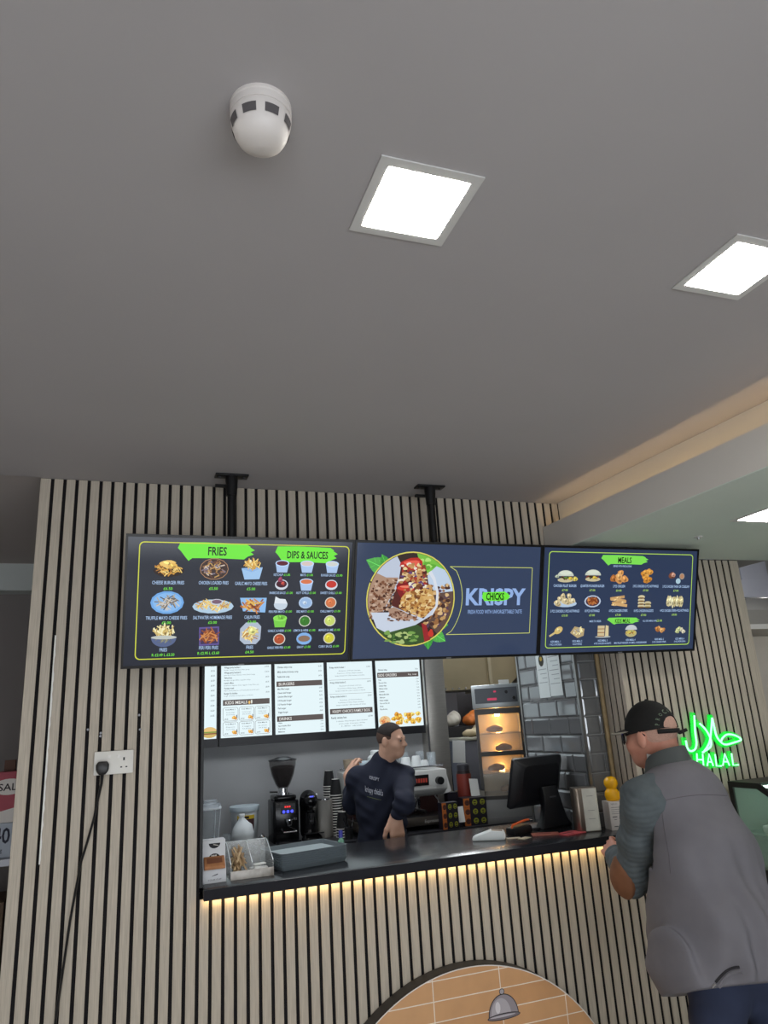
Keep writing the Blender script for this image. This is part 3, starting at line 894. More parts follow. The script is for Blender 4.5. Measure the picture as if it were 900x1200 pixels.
for i, (a, u, v, vc, pr) in enumerate(ML):
    x, z = U(u), V(v); p = Pic(i + 90)
    n3(a, x, V(vc), .0135, MW[i], -.0009, .012); p3(pr, x, V(vc + .042), .0105, .034, -.0009, .012)
    if i in (0, 1):
        p.ell(x, z - .022, .046, .012, (196, 186, 150)); p.fries(x, z - .010, .044, .006, [(96, 130, 60), (120, 60, 40), (60, 40, 30)], 18, .02, .005); p.ell(x, z - .002, .048, .030, (196, 204, 190), a0=0, a1=180); p.ell(x, z + .014, .036, .010, (214, 222, 206))
        p.blob(x + .03 - .02 * i, z - .014, .014, .008, (206, 180, 70))
        if i == 0: p.blob(x - .05, z - .004, .012, .008, (170, 180, 160)); p.blob(x + .058, z - .016, .014, .012, (206, 190, 90))
    elif i == 2:
        for a_, b_, s_ in ((-.035, -.012, .022), (.0, -.018, .024), (.034, -.014, .022), (.008, .018, .018), (-.002, .0, .02)): p.blob(x + a_, z + b_, s_, s_ * .85, p.r.choice(CHK))
    elif i == 3:
        for j in range(9): p.blob(x + .042 * math.cos(j * .9) * (j % 3) / 2, z + .026 * math.sin(j * 1.7), .017, .014, p.r.choice([(214, 150, 66), (226, 168, 84), (196, 130, 50)]))
    elif i == 4:
        p.blob(x - .03, z + .010, .022, .018, (120, 74, 56)); p.blob(x - .022, z + .014, .014, .012, (196, 150, 130)); p.ell(x + .036, z + .006, .017, .017, (160, 150, 140)); p.ell(x + .036, z + .006, .013, .013, (176, 130, 100)); p.ell(x + .012, z - .020, .016, .015, (170, 200, 214))
    elif i == 5:
        p.ell(x, z - .014, .068, .018, (178, 200, 224))
        for j in range(12): p.blob(x + p.r.uniform(-.052, .052), z + p.r.uniform(-.016, .016), .018, .013, p.r.choice([(206, 190, 150), (190, 170, 126), (214, 200, 164)]))
        p.blob(x - .016, z + .026, .014, .013, (196, 180, 140)); p.blob(x + .02, z + .024, .013, .015, (206, 190, 150))
    elif i == 6:
        p.ell(x, z, .050, .031, (186, 200, 220)); p.ell(x, z, .042, .025, (80, 56, 66)); p.fries(x, z, .036, .020, REDF, 26, .022, .008)
    elif i == 7:
        for j in range(4): p.stick(x + (j - 1.5) * .006, z + .018 - j * .012, .09, .015, (-1) ** j * .12, p.r.choice([(190, 150, 100), (206, 166, 112), (176, 132, 84)])); p.blob(x + p.r.uniform(-.03, .03), z + .018 - j * .012, .016, .006, (220, 184, 130))
    elif i == 8:
        for j in range(4): p.ell(x - .018, z - .026 + j * .016, .022, .010, (206, 196, 160)); p.ell(x - .018, z - .032 + j * .016, .020, .004, (120, 90, 50))
        for j in range(2): p.ell(x + .024, z - .026 + j * .016, .022, .010, (196, 186, 150)); p.ell(x + .024, z - .032 + j * .016, .020, .004, (120, 100, 50))
    else:
        for j in range(7): p.blob(x - .045 + j * .015, z + p.r.uniform(-.004, .004), .011, .030, p.r.choice([(206, 196, 150), (186, 172, 124), (214, 206, 166)]))
    p.done(d3)
KM = [('KIDS MEAL 1', '1 PCS CHICKEN', .093, .07), ('KIDS MEAL 2', '4 HOTWINGS', .227, .056), ('KIDS MEAL 3', '4 PCS CHICKEN NUGGETS', .388, .105), ('KIDS MEAL 4', 'MINI FILLET BURGER OR SMALL CHEESEBURGER', .570, .205), ('KIDS MEAL 5', '2 PCS CHICKEN STRIPS', .762, .09), ('KIDS MEAL 6', '5 PCS POPCORN', .905, .075)]
for i, (a, b, u, wn) in enumerate(KM):
    x, z = U(u), V(.80); p = Pic(i + 120)
    n3(a, x, V(.892), .0105, .058, -.0009, .01); n3(b, x, V(.920), .0095, wn, -.0009, .01)
    if i == 0:
        p.stick(x - .020, z - .012, .04, .010, .5, (206, 186, 130)); p.ell(x + .014, z + .008, .026, .017, (206, 180, 110), .5); p.blob(x + .014, z + .010, .016, .010, (220, 198, 136))
    elif i == 1:
        p.shape([(x - .045, z - .006), (x - .02, z + .026), (x + .04, z + .014), (x + .036, z - .022), (x + .0, z - .034)], (180, 160, 120)); p.fries(x, z + .004, .026, .016, PALE + GREYF[:2], 22, .026, .007, True)
    elif i == 2:
        p.ell(x, z - .030, .048, .005, (170, 180, 180))
        for j in range(3): p.shape([(x - .034, z - .026 + j * .019), (x + .008, z - .026 + j * .019), (x + .008, z - .010 + j * .019), (x - .034, z - .010 + j * .019)], (206, 190, 150)); p.stick(x - .013, z - .027 + j * .019, .044, .004, 0, (150, 100, 60))
        p.shape([(x + .012, z - .028), (x + .034, z - .026), (x + .032, z + .026), (x + .014, z + .030)], (214, 200, 156))
    elif i == 3:
        p.ell(x, z - .014, .036, .020, (186, 176, 120)); p.fries(x, z - .010, .034, .007, [(120, 140, 60), (150, 90, 50), (206, 190, 90)], 14, .018, .005); p.ell(x, z + .004, .037, .026, (196, 202, 206), a0=0, a1=180)
    else:
        for j in range(6): p.blob(x + p.r.uniform(-.026, .026), z + p.r.uniform(-.018, .018), .013, .011, p.r.choice(CHK if i == 4 else [(196, 186, 140), (186, 196, 140), (206, 200, 176)]))
    p.done(d3)

# ---- ceiling poles
def pole(label, x, ztop):
    t = thing('ceiling_mount', label, 'screen mount', (x, 3.135, ztop))
    top = ztop
    m = MB().box(-.075, .075, -.030, .030, -.010, -.001)
    obj('ceiling_plate', m, black_metal, t, bevel=.003)
    for s in (-1, 1):
        obj('bolt', MB().lathe([(0, -.0101), (.007, -.0101), (.007, -.016), (0, -.016)], (s * .055, 0, 0), 6), dark_steel, t)
    if ztop > 2.6:
        obj('collar', MB().lathe([(0, -.0102), (.028, -.0102), (.028, -.03), (.024, -.10), (0, -.10)], n=18).box(-.072, .02, .016, .034, -.052, -.040), black_metal, t)
    z1 = 2.26 - ztop
    obj('pole', MB().lathe([(0, z1), (.0195, z1), (.0195, -.0103), (0, -.0103)], n=18), black_metal, t)
    obj('bracket', MB().box(-.10, .10, -.030, -.0195, 2.26 - ztop - .0, 2.26 - ztop + .06), black_metal, t)
    return t
pole('black ceiling pole holding the fries screen', .415, CEIL)
pole('black ceiling pole holding the middle screen', 1.405, CEIL)
pole('short black ceiling mount hidden behind the meals screen', 2.43, SOFF - .004)
# ============================================================ LIT MENU BOARDS ON THE BACK WALL
board_white = glow((224, 240, 244), 1.05, True); dark_t = glow((52, 58, 66)); mid_t = glow((100, 112, 120)); head_t = glow((92, 84, 82)); headw = glow((232, 232, 228))
bz0, bz1 = 1.606, 2.20
def board(label, x0, x1):
    t = thing('menu_lightbox', label, 'menu board', ((x0 + x1) / 2, 5.30, bz0), group='lit menu boards over the coffee counter')
    w = (x1 - x0) / 2
    m = MB().box(-w - .012, w + .012, -.06, .015, -.056, 0).box(-w - .012, w + .012, -.06, .015, bz1 - bz0, bz1 - bz0 + .03).box(-w - .012, -w, -.06, .015, 0, bz1 - bz0).box(w, w + .012, -.06, .015, 0, bz1 - bz0)
    obj('frame', m, mat('board_frame', (26, 26, 30), .4), t, smooth=0)
    p = obj('light_panel', MB().box(-w, w, -.052, .0, 0, bz1 - bz0), board_white, t, smooth=0)
    return t, p, w
def zr(z): return z - bz0
YB = -.0528
rnd = random.Random(5)
WORDS = ['Mini party', 'Chicken', 'fillet', 'wings', 'regular fries', 'large', 'pieces of fried', 'boneless', 'with drink', 'coleslaw', 'bread', 'spicy', 'burger', 'cheese', 'popcorn', 'strips']
def phrase(n): return ' '.join(rnd.choice(WORDS) for _ in range(n))
class Sink:
    """collects lines of print; each becomes an object of its own on the panel"""
    def __init__(s): s.L = []
def line(sink, *a, **k):
    m = MB(); put_text(m, *a, **k); sink.L.append(m)
def item(md, mm, w, z, name, price, sub=None, h=.011):
    if name: line(md, name, -w + .022, z, h * 1.1, None, YB, .016, 'L', .8)
    if price: line(md, price, w - .016, z, h * .9, None, YB, .004, 'R', .8)
    if sub: line(mm, sub, -w + .022, z - .017, h * .68, min(2 * w - .09, .0056 * len(sub)), YB, 0, 'L')
def bar(mh, w, z, h=.038, x0=None, x1=None):
    m = MB().box(x0 if x0 is not None else -w + .014, x1 if x1 is not None else w - .014, YB + .0002, YB + .0006, z - h / 2, z + h / 2); mh.L.append(m)
def finish(p, md, mm, mh, mw):
    for nm, sk, mt in (('menu_item', md, dark_t), ('item_detail', mm, mid_t), ('header_bar', mh, head_t), ('header_lettering', mw, headw)):
        for m in sk.L:
            if m.v: obj(nm, m, mt, p, smooth=0)
# board 0
t, p, w = board('leftmost lit menu board, mostly hidden behind the hatch edge', .318, .592)
md = Sink(); mm = Sink(); mh = Sink(); mw = Sink()
for i in range(11): line(md, rnd.choice(['£4.50', '£6.00', '£5.50', '£6.50']), w - .014, zr(2.10 - i * .034), .011, None, YB, .004, 'R', .8)
finish(p, md, mm, mh, mw)
q = Pic(201); q.y = YB
q.ell(w - .045, zr(1.64), .05, .028, (206, 176, 100)); q.ell(w - .045, zr(1.655), .048, .03, (226, 190, 120), a0=0, a1=180); q.stick(w - .045, zr(1.65), .09, .008, 0, (120, 150, 60)); q.stick(w - .045, zr(1.64), .09, .008, 0, (130, 80, 50))
q.done(p, 'burger_picture')
# board 1: kids meals
t, p, w = board('lit menu board with the kids meals grid', .622, .979)
md = Sink(); mm = Sink(); mh = Sink(); mw = Sink()
for i, (n_, c_) in enumerate((('Wings party bucket 1', '£12.50'), ('Wings party bucket 2', '£16.50'), ('Value box', '£6.50'), ('Lunch offers', '£5.00'), ('Variety meal', '£8.99'), ('Burger & chicken', '£9.50'))):
    item(md, mm, w, zr(2.085 - i * .036), n_, c_, phrase(4)[:44])
bar(mh, w, zr(1.842)); line(mw, 'KIDS MEALS', -w + .03, zr(1.842), .021, .155, YB - .0002, .012, 'L')
for r_ in range(2):
    for c_ in range(3):
        xa = -w + .014 + c_ * .112; za = zr(1.717 - r_ * .098)
        for f in (rrect(xa, xa + .106, za, za + .092, .014, 3),):
            n = len(f); inner = rrect(xa + .002, xa + .104, za + .002, za + .090, .012, 3)
            m_ = MB(); mh.L.append(m_); m_.add([(x, YB, z) for x, z in f] + [(x, YB, z) for x, z in inner], [(i, (i + 1) % n, n + (i + 1) % n, n + i) for i in range(n)])
        line(md, 'Kids Meal %d' % (r_ * 3 + c_ + 1), xa + .053, za + .078, .009, .066, YB, .004)
        line(mm, rnd.choice(['1pc chicken', 'Chicken burger', '4 nuggets', 'Popcorn']), xa + .053, za + .058, .0075, .06, YB); line(mm, 'fries & drink', xa + .053, za + .043, .0075, .058, YB)
        line(md, '£4.00', xa + .024, za + .014, .009, .026, YB, .004)
        q = Pic(300 + r_ * 3 + c_); q.y = YB; q.blob(xa + .078, za + .022, .016, .012, (236, 176, 84)); q.blob(xa + .09, za + .016, .008, .010, (226, 150, 60)); q.stick(xa + .096, za + .03, .006, .02, 0, (90, 90, 90)); q.done(p, 'kids_meal_picture')
q = Pic(310); q.y = YB - .0002; q.ell(.02, zr(1.838), .007, .012, (236, 190, 110)); q.ell(.036, zr(1.842), .006, .014, (226, 226, 216)); q.done(p, 'kids_meal_picture')
finish(p, md, mm, mh, mw)
# board 2: burgers, drinks
t, p, w = board('lit menu board headed burgers and drinks', 1.003, 1.371)
md = Sink(); mm = Sink(); mh = Sink(); mw = Sink()
for i, (n_, c_) in enumerate((('Chicken strips wrap', '£5.00'), ('BBQ chicken & cheese wrap', '£5.50'), ('Falafel kids wrap', '£4.50'))): item(md, mm, w, zr(2.075 - i * .034), n_, c_)
bar(mh, w, zr(1.955)); line(mw, 'BURGERS', -w + .03, zr(1.955), .021, .115, YB - .0002, .012, 'L')
for i, (n_, c_) in enumerate((('Mini fillet burger', '£3.50'), ('Classic beef burger', '£4.50'), ('Chicken fillet burger', '£5.00'), ('1/4 Pounder burger', '£5.50'), ('1/2 Pounder burger', '£7.50'), ('Fish burger', '£4.50'), ('Veggie burger', '£4.50'))):
    item(md, mm, w, zr(1.920 - i * .027), n_, c_, None, .0105)
bar(mh, w, zr(1.712)); line(mw, 'DRINKS', -w + .03, zr(1.712), .021, .09, YB - .0002, .012, 'L')
for i, (n_, c_) in enumerate((('Water', '£1.00'), ('Can of drinks 330ml', '£1.20'), ('Fruit drinks', '£1.20'), ('Milkshakes', '£3.50'))): item(md, mm, w, zr(1.684 - i * .020), n_, c_, None, .009)
finish(p, md, mm, mh, mw)
# board 3: buckets
t, p, w = board("lit menu board with chicken buckets and the family box", 1.395, 1.752)
md = Sink(); mm = Sink(); mh = Sink(); mw = Sink()
for i, (n_, c_, z) in enumerate((('Krispy chicks bucket 1', '£14.50', 2.060), ('Krispy chicks bucket 2', '£20.50', 1.950), ('Krispy chicks bucket 3', '£25.50', 1.848))):
    item(md, mm, w, zr(z), n_, c_)
    for j, s_ in enumerate(('8 pieces of fried chicken', '4 portions of fries, large coleslaw', 'large bread & 1.5ltr bottle of drink')): line(mm, s_, 0, zr(z - .026 - j * .018), .008, .17 + .03 * j, YB)
    if i: bar(mh, w, zr(z + .018), .0016)
bar(mh, w, zr(1.742)); line(mw, "KRISPY CHICK'S FAMILY BOX", 0, zr(1.742), .020, .29, YB - .0002, .012)
item(md, mm, w, zr(1.698), 'Family variety box', '£27.99', None, .013)
for j, s_ in enumerate(('2 chicken fillet burgers, 3pcs chicken', '6 hot wings, 3 portions of fries', '1.5ltr drink')): line(mm, s_, 0, zr(1.672 - j * .018), .008, .24 - .04 * j, YB)
finish(p, md, mm, mh, mw)
# board 4: side orders
t, p, w = board('rightmost lit menu board with side orders and fried food pictures', 1.776, 2.142)
md = Sink(); mm = Sink(); mh = Sink(); mw = Sink()
item(md, mm, w, zr(2.03), 'Chicken bites', '£2.50')
bar(mh, w, zr(1.990)); line(mw, 'SIDE ORDERS', -w + .022, zr(1.990), .020, .15, YB - .0002, .012, 'L'); line(mw, 'Reg.  Large', w - .03, zr(1.990), .011, .07, YB - .0002, .004, 'R')
for i, n_ in enumerate(('Fries', 'Peri peri fries', 'Cheesy chips', 'Chicken strips', 'Coleslaw', 'Mozzarella sticks', 'Apple pie', 'Potato wedges', 'Corn on the cob', 'Gravy', 'Dip of sauce')):
    item(md, mm, w, zr(1.955 - i * .0215), n_, rnd.choice(['£1.50', '£2.50', '£3.00']), None, .0095)
finish(p, md, mm, mh, mw)
q = Pic(320); q.y = YB
q.ell(-w + .055, zr(1.655), .046, .036, (230, 200, 150)); q.fries(-w + .055, zr(1.655), .036, .026, [(226, 140, 84), (206, 110, 60), (240, 176, 110)], 26, .014, .007)
for i in range(26): q.blob(q.r.uniform(-w + .12, w - .012), zr(q.r.uniform(1.622, 1.70)), .020, .015, q.r.choice([(236, 190, 80), (226, 170, 60), (240, 206, 110), (216, 150, 50)]))
q.done(p, 'fried_food_picture')

# ============================================================ COUNTER
ZT = 1.044
stone = mat('black_worktop', (34, 35, 40), .23, noise=.2, nscale=30, spec=.95)
cb = struct('counter_base', MB().box(OX0 + .02, 2.36, WY + .125, 3.90, 0, 1.0), black_plastic, 'dark cupboard carcass under the serving counter', 'counter')
cb['kind'] = 'structure'
poly = [(OX0 + .012, 3.25), (OX1 - .003, 3.25), (OX1 - .003, 3.512), (2.374, 3.512), (2.374, 3.95), (OX0 + .012, 3.95)]
wt = thing('serving_counter', 'long black worktop of the serving hatch lit from beneath', 'counter', (0, 0, 0))
obj('worktop', MB().prism(poly, 1.002, ZT, 'z'), stone, wt, bevel=.0015)
obj('added_edge_strip', MB().box(OX0 + .012, OX1 - .003, 3.2485, 3.2499, 1.002, ZT - .0015), mat('matte_edge_strip', (30, 30, 36), .6, spec=.2), wt, smooth=0)  # added matte strip, keeps room reflections off the worktop's front
setp(obj('led_strip', MB().box(OX0 + .02, OX1 - .01, 3.284, 3.296, .9992, 1.0018), mat('counter_led', (255, 240, 220), emit=(255, 214, 146), estr=26.0), wt, smooth=0), 'warm light strip under the counter edge')

# arched sign on the counter front (print of tan tiles)
st = thing('arched_sign', 'large round-topped sign printed with tan tiles on the counter front', 'sign', (1.436, 3.22, 0))
sgm = mat('sign_print', (205, 150, 95), .35)
nt = sgm.node_tree; bs = nt.nodes['Principled BSDF']
tcn = nt.nodes.new('ShaderNodeTexCoord'); mpn = nt.nodes.new('ShaderNodeMapping'); br = nt.nodes.new('ShaderNodeTexBrick'); nz = nt.nodes.new('ShaderNodeTexNoise'); mx = nt.nodes.new('ShaderNodeMix'); mx.data_type = 'RGBA'
sx = nt.nodes.new('ShaderNodeSeparateXYZ'); cxn = nt.nodes.new('ShaderNodeCombineXYZ')
nt.links.new(tcn.outputs['Object'], sx.inputs[0]); nt.links.new(sx.outputs['X'], cxn.inputs['X']); nt.links.new(sx.outputs['Z'], cxn.inputs['Y'])
nt.links.new(cxn.outputs[0], mpn.inputs['Vector']); mpn.inputs['Location'].default_value = (.167, .099, 0)
br.offset = 0.0; br.inputs['Scale'].default_value = 1.0; br.inputs['Brick Width'].default_value = .317; br.inputs['Row Height'].default_value = .0755; br.inputs['Mortar Size'].default_value = .0019; br.inputs['Mortar Smooth'].default_value = 0.0
br.inputs['Color1'].default_value = srgb(222, 172, 124); br.inputs['Color2'].default_value = srgb(212, 160, 112); br.inputs['Mortar'].default_value = srgb(250, 238, 222)
nt.links.new(mpn.outputs[0], br.inputs['Vector'])
nz.inputs['Scale'].default_value = 9.0; nt.links.new(tcn.outputs['Object'], nz.inputs['Vector'])
mx.blend_type = 'MULTIPLY'; mx.inputs[0].default_value = .22
nt.links.new(br.outputs['Color'], mx.inputs[6]); nt.links.new(nz.outputs['Fac'], mx.inputs[7]); nt.links.new(mx.outputs[2], bs.inputs['Base Color'])
def arcpoly(r): 
    a0 = math.asin((.02 + .12) / r)
    return [(r * math.cos(th), -.12 + r * math.sin(th)) for th in np.linspace(a0, math.pi - a0, 60)]
obj('sign_body', MB().prism(arcpoly(.7306), .003, .078, 'y'), mat('sign_edge', (44, 44, 48), .5), st, smooth=30)
obj('print_face', MB().prism(arcpoly(.7275), .0, .0029, 'y'), sgm, st, smooth=0)
ol = arcpoly(.7306); il = arcpoly(.7262); n = len(ol)
obj('rim_line', MB().add([(x, -.0008, z) for x, z in ol] + [(x, -.0008, z) for x, z in il], [(i, i + 1, n + i + 1, n + i) for i in range(n - 1)]), mat('rim_white', (226, 222, 214), .5), st, smooth=0)
# silver dish cover printed on the tiles
def ellp(x, z, a, b, a0=0, a1=360, n=24): return [(x + a * math.cos(R_(a0 + (a1 - a0) * i / n)), z + b * math.sin(R_(a0 + (a1 - a0) * i / n))) for i in range(n + (0 if a1 - a0 >= 360 else 1))]
cz0, cx0 = .402, 1.590 - 1.436
m = MB()
def flat(pts, mt, y): m.use(mt); m.poly([(x, y, z) for x, z in pts])
flat(ellp(cx0, cz0, .073, .083, 0, 180), ink((58, 54, 56)), -.0010); flat(ellp(cx0, cz0, .069, .079, 0, 180), ink((150, 142, 148)), -.0012); flat(ellp(cx0 - .012, cz0 + .002, .048, .066, 0, 180), ink((178, 172, 178)), -.0014)
flat(ellp(cx0 - .026, cz0 + .034, .012, .022), ink((214, 210, 214)), -.0016)
flat(ellp(cx0, cz0 + .091, .013, .012), ink((58, 54, 56)), -.0010); flat(ellp(cx0, cz0 + .091, .010, .009), ink((170, 164, 170)), -.0012)
flat(ellp(cx0, cz0 - .002, .080, .013), ink((58, 54, 56)), -.0018); flat(ellp(cx0, cz0 - .002, .076, .009), ink((120, 112, 118)), -.0020); flat(ellp(cx0 - .006, cz0 + .0005, .062, .004), ink((186, 180, 186)), -.0022)
obj('dish_cover_print', m, None, st, smooth=0, recalc=False)

# ---------------- socket, plug, cord, screws on the slatted wall
t = thing('wall_socket', 'white double power socket on the slatted wall', 'socket', (-.041, WY - .001, 1.555))
obj('face_plate', MB().prism(rrect(-.076, .076, -.0455, .0455, .004), -.010, 0, 'y'), white_plastic, t, bevel=.002)
for s in (-1, 1):
    obj('switch', MB().box(s * .018 - .006, s * .018 + .006, -.0125, -.0101, .016, .031), mat('switch_white', (236, 234, 230), .35), t, bevel=.001)
h = MB().box(.0355, .0425, -.0108, -.0101, .006, .018).box(.026, .033, -.0108, -.0101, -.022, -.017).box(.046, .053, -.0108, -.0101, -.022, -.017)
obj('pin_holes', h, black_plastic, t, smooth=0)
t = thing('plug', 'black three-pin plug with its cable in the white wall socket', 'plug', (-.083, WY - .0115, 1.537))
obj('plug_body', MB().prism([(-.018, .026), (.018, .026), (.025, .012), (.024, -.010), (.012, -.026), (-.012, -.026), (-.024, -.010), (-.025, .012)], -.038, -.001, 'y'), black_plastic, t, bevel=.006)
cord = [(0, -.020, -.026), (-.001, -.020, -.06), (-.010, -.012, -.11), (-.023, -.010, -.19), (-.042, -.008, -.27), (-.061, -.008, -.34), (-.075, -.008, -.44), (-.089, -.008, -.546), (-.103, -.008, -.70), (-.117, -.008, -.85), (-.13, -.008, -1.05), (-.14, -.008, -1.50)]
obj('power_cable', MB().tube(cord, [.007, .0055] + [.0048] * 10, 8), black_plastic, t)
for i, (x, z) in enumerate(((-.097, 1.674), (.051, 1.738), (.057, 1.679), (-.147, 1.691), (-.0975, 1.662))):
    obj('wall_screw', MB().tube([(x, WY + .012, z), (x, WY - .003, z)], .005, 10).tube([(x, WY - .003, z), (x, WY - .0045, z)], .0035, 10), dark_steel, wall_front)

# ---------------- neon sign
neon_m = mat('neon_tube', (180, 255, 200), emit=(150, 255, 185), estr=1.5)
halo_m = mat('green_lit_acrylic', (20, 220, 70), .2, alpha=.55, emit=(0, 220, 60), estr=.55)  # green glow of the tubes on clear acrylic, put in as emission
t = thing('neon_sign', 'green neon halal sign in Arabic and Latin letters on the slatted wall', 'neon sign', (3.03, 3.27, 1.30))
A_ = [(2.925, 1.582), (2.911, 1.498), (2.907, 1.44), (2.889, 1.408), (2.859, 1.401), (2.841, 1.418), (2.839, 1.457)]
B_ = [(2.951, 1.538), (2.982, 1.507), (3.003, 1.468), (3.006, 1.434), (2.99, 1.41), (2.935, 1.389)]
C_ = [(3.043, 1.563), (3.046, 1.516), (3.049, 1.473), (3.064, 1.443), (3.098, 1.419), (3.162, 1.425), (3.216, 1.437), (3.182, 1.461), (3.128, 1.47), (3.09, 1.454), (3.077, 1.438)]
D_ = [(3.043, 1.563), (3.022, 1.5), (2.993, 1.435), (2.941, 1.388)]
def smoothpts(L, n=5):
    out = []
    for i in range(len(L) - 1):
        p0 = L[max(i - 1, 0)]; p1 = L[i]; p2 = L[i + 1]; p3 = L[min(i + 2, len(L) - 1)]
        for k in range(n):
            s = k / n
            out.append(tuple(.5 * (2 * p1[j] + (p2[j] - p0[j]) * s + (2 * p0[j] - 5 * p1[j] + 4 * p2[j] - p3[j]) * s * s + (3 * p1[j] - p0[j] - 3 * p2[j] + p3[j]) * s ** 3) for j in (0, 1)))
    return out + [L[-1]]
LET = [[(2.897, 1.387), (2.886, 1.325)], [(2.935, 1.382), (2.927, 1.322)], [(2.891, 1.356), (2.931, 1.352)], [(2.952, 1.319), (2.978, 1.378), (2.992, 1.316)], [(2.961, 1.339), (2.987, 1.337)],
       [(3.018, 1.374), (3.014, 1.314), (3.046, 1.312)], [(3.057, 1.312), (3.084, 1.372), (3.102, 1.310)], [(3.066, 1.332), (3.096, 1.330)], [(3.131, 1.371), (3.128, 1.310), (3.165, 1.309)]]
strokes = [smoothpts(A_), smoothpts(B_), smoothpts(C_), smoothpts(D_)] + LET
def ribbon(mb, L, w, y0, y1):
    L = [Vector((x - 3.03, 0, z - 1.30)) for x, z in L]
    vs = []; N = len(L)
    for i, q in enumerate(L):
        d = (L[min(i + 1, N - 1)] - L[max(i - 1, 0)]).normalized(); nn = Vector((-d.z, 0, d.x)) * w
        e = d * (w * (-1 if i == 0 else (1 if i == N - 1 else 0)))
        for yy, s in ((y0, 1), (y0, -1), (y1, -1), (y1, 1)):
            c = q + nn * s + e; vs.append((c.x, yy, c.z))
    fs = []
    for i in range(N - 1):
        for k in range(4):
            l = (k + 1) % 4; fs.append((i * 4 + k, i * 4 + l, i * 4 + 4 + l, i * 4 + 4 + k))
    fs += [(3, 2, 1, 0), tuple((N - 1) * 4 + k for k in range(4))]
    mb.add(vs, fs)
for i, L in enumerate(strokes):
    r_ = .0052 if i < 4 else .0042
    o = obj('neon_tube', MB().tube([(x - 3.03, -.012, z - 1.30) for x, z in L], r_, 8), neon_m, t)
    hm = MB(); ribbon(hm, L, .016 if i < 4 else .012, .0 + i * .0004, .006 + i * .0004)
    obj('acrylic_backing', hm, halo_m, t, smooth=0)
obj('standoff', MB().tube([(-.10, .006, .10), (-.10, .03, .10)], .004, 8).tube([(.10, .006, .16), (.10, .03, .16)], .004, 8), chrome, t)
# ============================================================ THINGS ON THE SERVING COUNTER
card_white = mat('white_card', (216, 218, 222), .7)
kraft = mat('kraft_brown', (176, 120, 78), .7, noise=.1, nscale=40)
# card dispenser with a window of brown contents
t = thing('card_dispenser', 'white card dispenser box with black round logo and brown front window', 'dispenser box', (.376, 3.40, ZT))
obj('body', MB().prism([(-.04, 0), (.055, 0), (.055, .162), (-.01, .162), (-.012, .085), (-.04, .05)], -.048, .048, 'x'), card_white, t, bevel=.0015)
obj('contents', MB().prism([(-.0395, .052), (-.013, .086), (-.0135, .10), (-.032, .088), (-.052, .066), (-.052, .054)], -.043, .043, 'x'), kraft, t, bevel=.002)
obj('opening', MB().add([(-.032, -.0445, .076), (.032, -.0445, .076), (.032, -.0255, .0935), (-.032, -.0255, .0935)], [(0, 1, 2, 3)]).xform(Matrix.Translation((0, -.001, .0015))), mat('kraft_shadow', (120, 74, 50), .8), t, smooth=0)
m = MB(); yl = -.0125
m.use(ink((30, 30, 34))); m.poly([(x, yl, z) for x, z in ellp(.002, .092, .024, .018, 0, 180)]); m.poly([(x, yl, z) for x, z in ellp(.002, .150, .024, .020, 180, 360)])
m.use(ink((220, 214, 206)));
for dx in (-.008, 0, .008): m.poly([(x, yl - .0004, z) for x, z in ellp(.0 + dx, .100, .003, .006, n=8)])
m.poly([(x, yl - .0004, z) for x, z in ((-.004, .144), (.018, .139), (.019, .141), (-.002, .1465))])
m.use(ink((70, 70, 80))); m.poly([(x, -.0412, z) for x, z in ((-.012, .026), (.014, .031), (.013, .035), (-.006, .030))])
put_text(m, 'YOUR CUP', 0, .013, .006, .055, -.0412)
for i, v in enumerate(m.v): pass
obj('logo_print', m, None, t, smooth=0, recalc=False)

# clear organiser with stirrers and sachets
ob = thing('stirrer_organiser', 'clear acrylic organiser with marbled front lip on the counter', 'organiser', (.535, 3.365, ZT))
marble = mat('marbled_lip', (222, 218, 212), .4, noise=.08, nscale=18, rgb2=(150, 142, 134))
obj('front_lip', MB().box(-.092, .092, -.004, .0, .0, .034), marble, ob, bevel=.001)
obj('floor_panel', MB().box(-.092, .092, .0005, .19, .0, .003), acrylic, ob, smooth=0)
for x in (-.092, -.002, .088):
    obj('divider', MB().prism([(.0005, .0035), (.19, .0035), (.19, .125), (.15, .125), (.0005, .06)], x, x + .004, 'x'), acrylic, ob, smooth=0)
obj('back_panel', MB().box(-.088, .088, .186, .19, .0035, .125), acrylic, ob, smooth=0)
edge_w = mat('acrylic_edge', (226, 232, 234), .3)
for x in (-.092, -.002, .088):
    obj('bright_edge', MB().tube([(x + .002, .001, .061), (x + .002, .15, .126), (x + .002, .189, .126)], .0018, 6), edge_w, ob)
obj('bright_edge', MB().tube([(-.09, .188, .1262), (.09, .188, .1262)], .0018, 6), edge_w, ob)
stick_m = mat('birch_stick', (196, 166, 124), .7, noise=.12, nscale=60)
smesh = [mesh_from('wooden_stirrer', MB().box(-.055, .055, -.0035, .0035, -.0008, .0008), mat('birch_stick_%d' % q, c_, .7, noise=.12, nscale=60), smooth=0) for q, c_ in enumerate(((206, 178, 136), (178, 146, 104), (150, 118, 80)))]
rr = random.Random(11)
for i in range(38):
    o = obj('wooden_stirrer', smesh[i % 3])
    row = i // 14
    o.location = (.535 - .047 + rr.uniform(-.018, .018), 3.365 + .075 + rr.uniform(-.02, .05), ZT + .016 + i * .0019)
    o.rotation_euler = (rr.uniform(-.4, .4), -rr.uniform(.1, .65), R_(90) + rr.uniform(-.75, .75))
    if abs(o.rotation_euler.z - R_(90)) > .35: o.rotation_euler.z = R_(90) + .35 * (1 if o.rotation_euler.z > R_(90) else -1)
    setp(o, 'flat wooden coffee stirrer heaped in the clear organiser', 'stirrer', 'stirrers in the organiser')
sach = mat('sachet_paper', (230, 230, 226), .7)
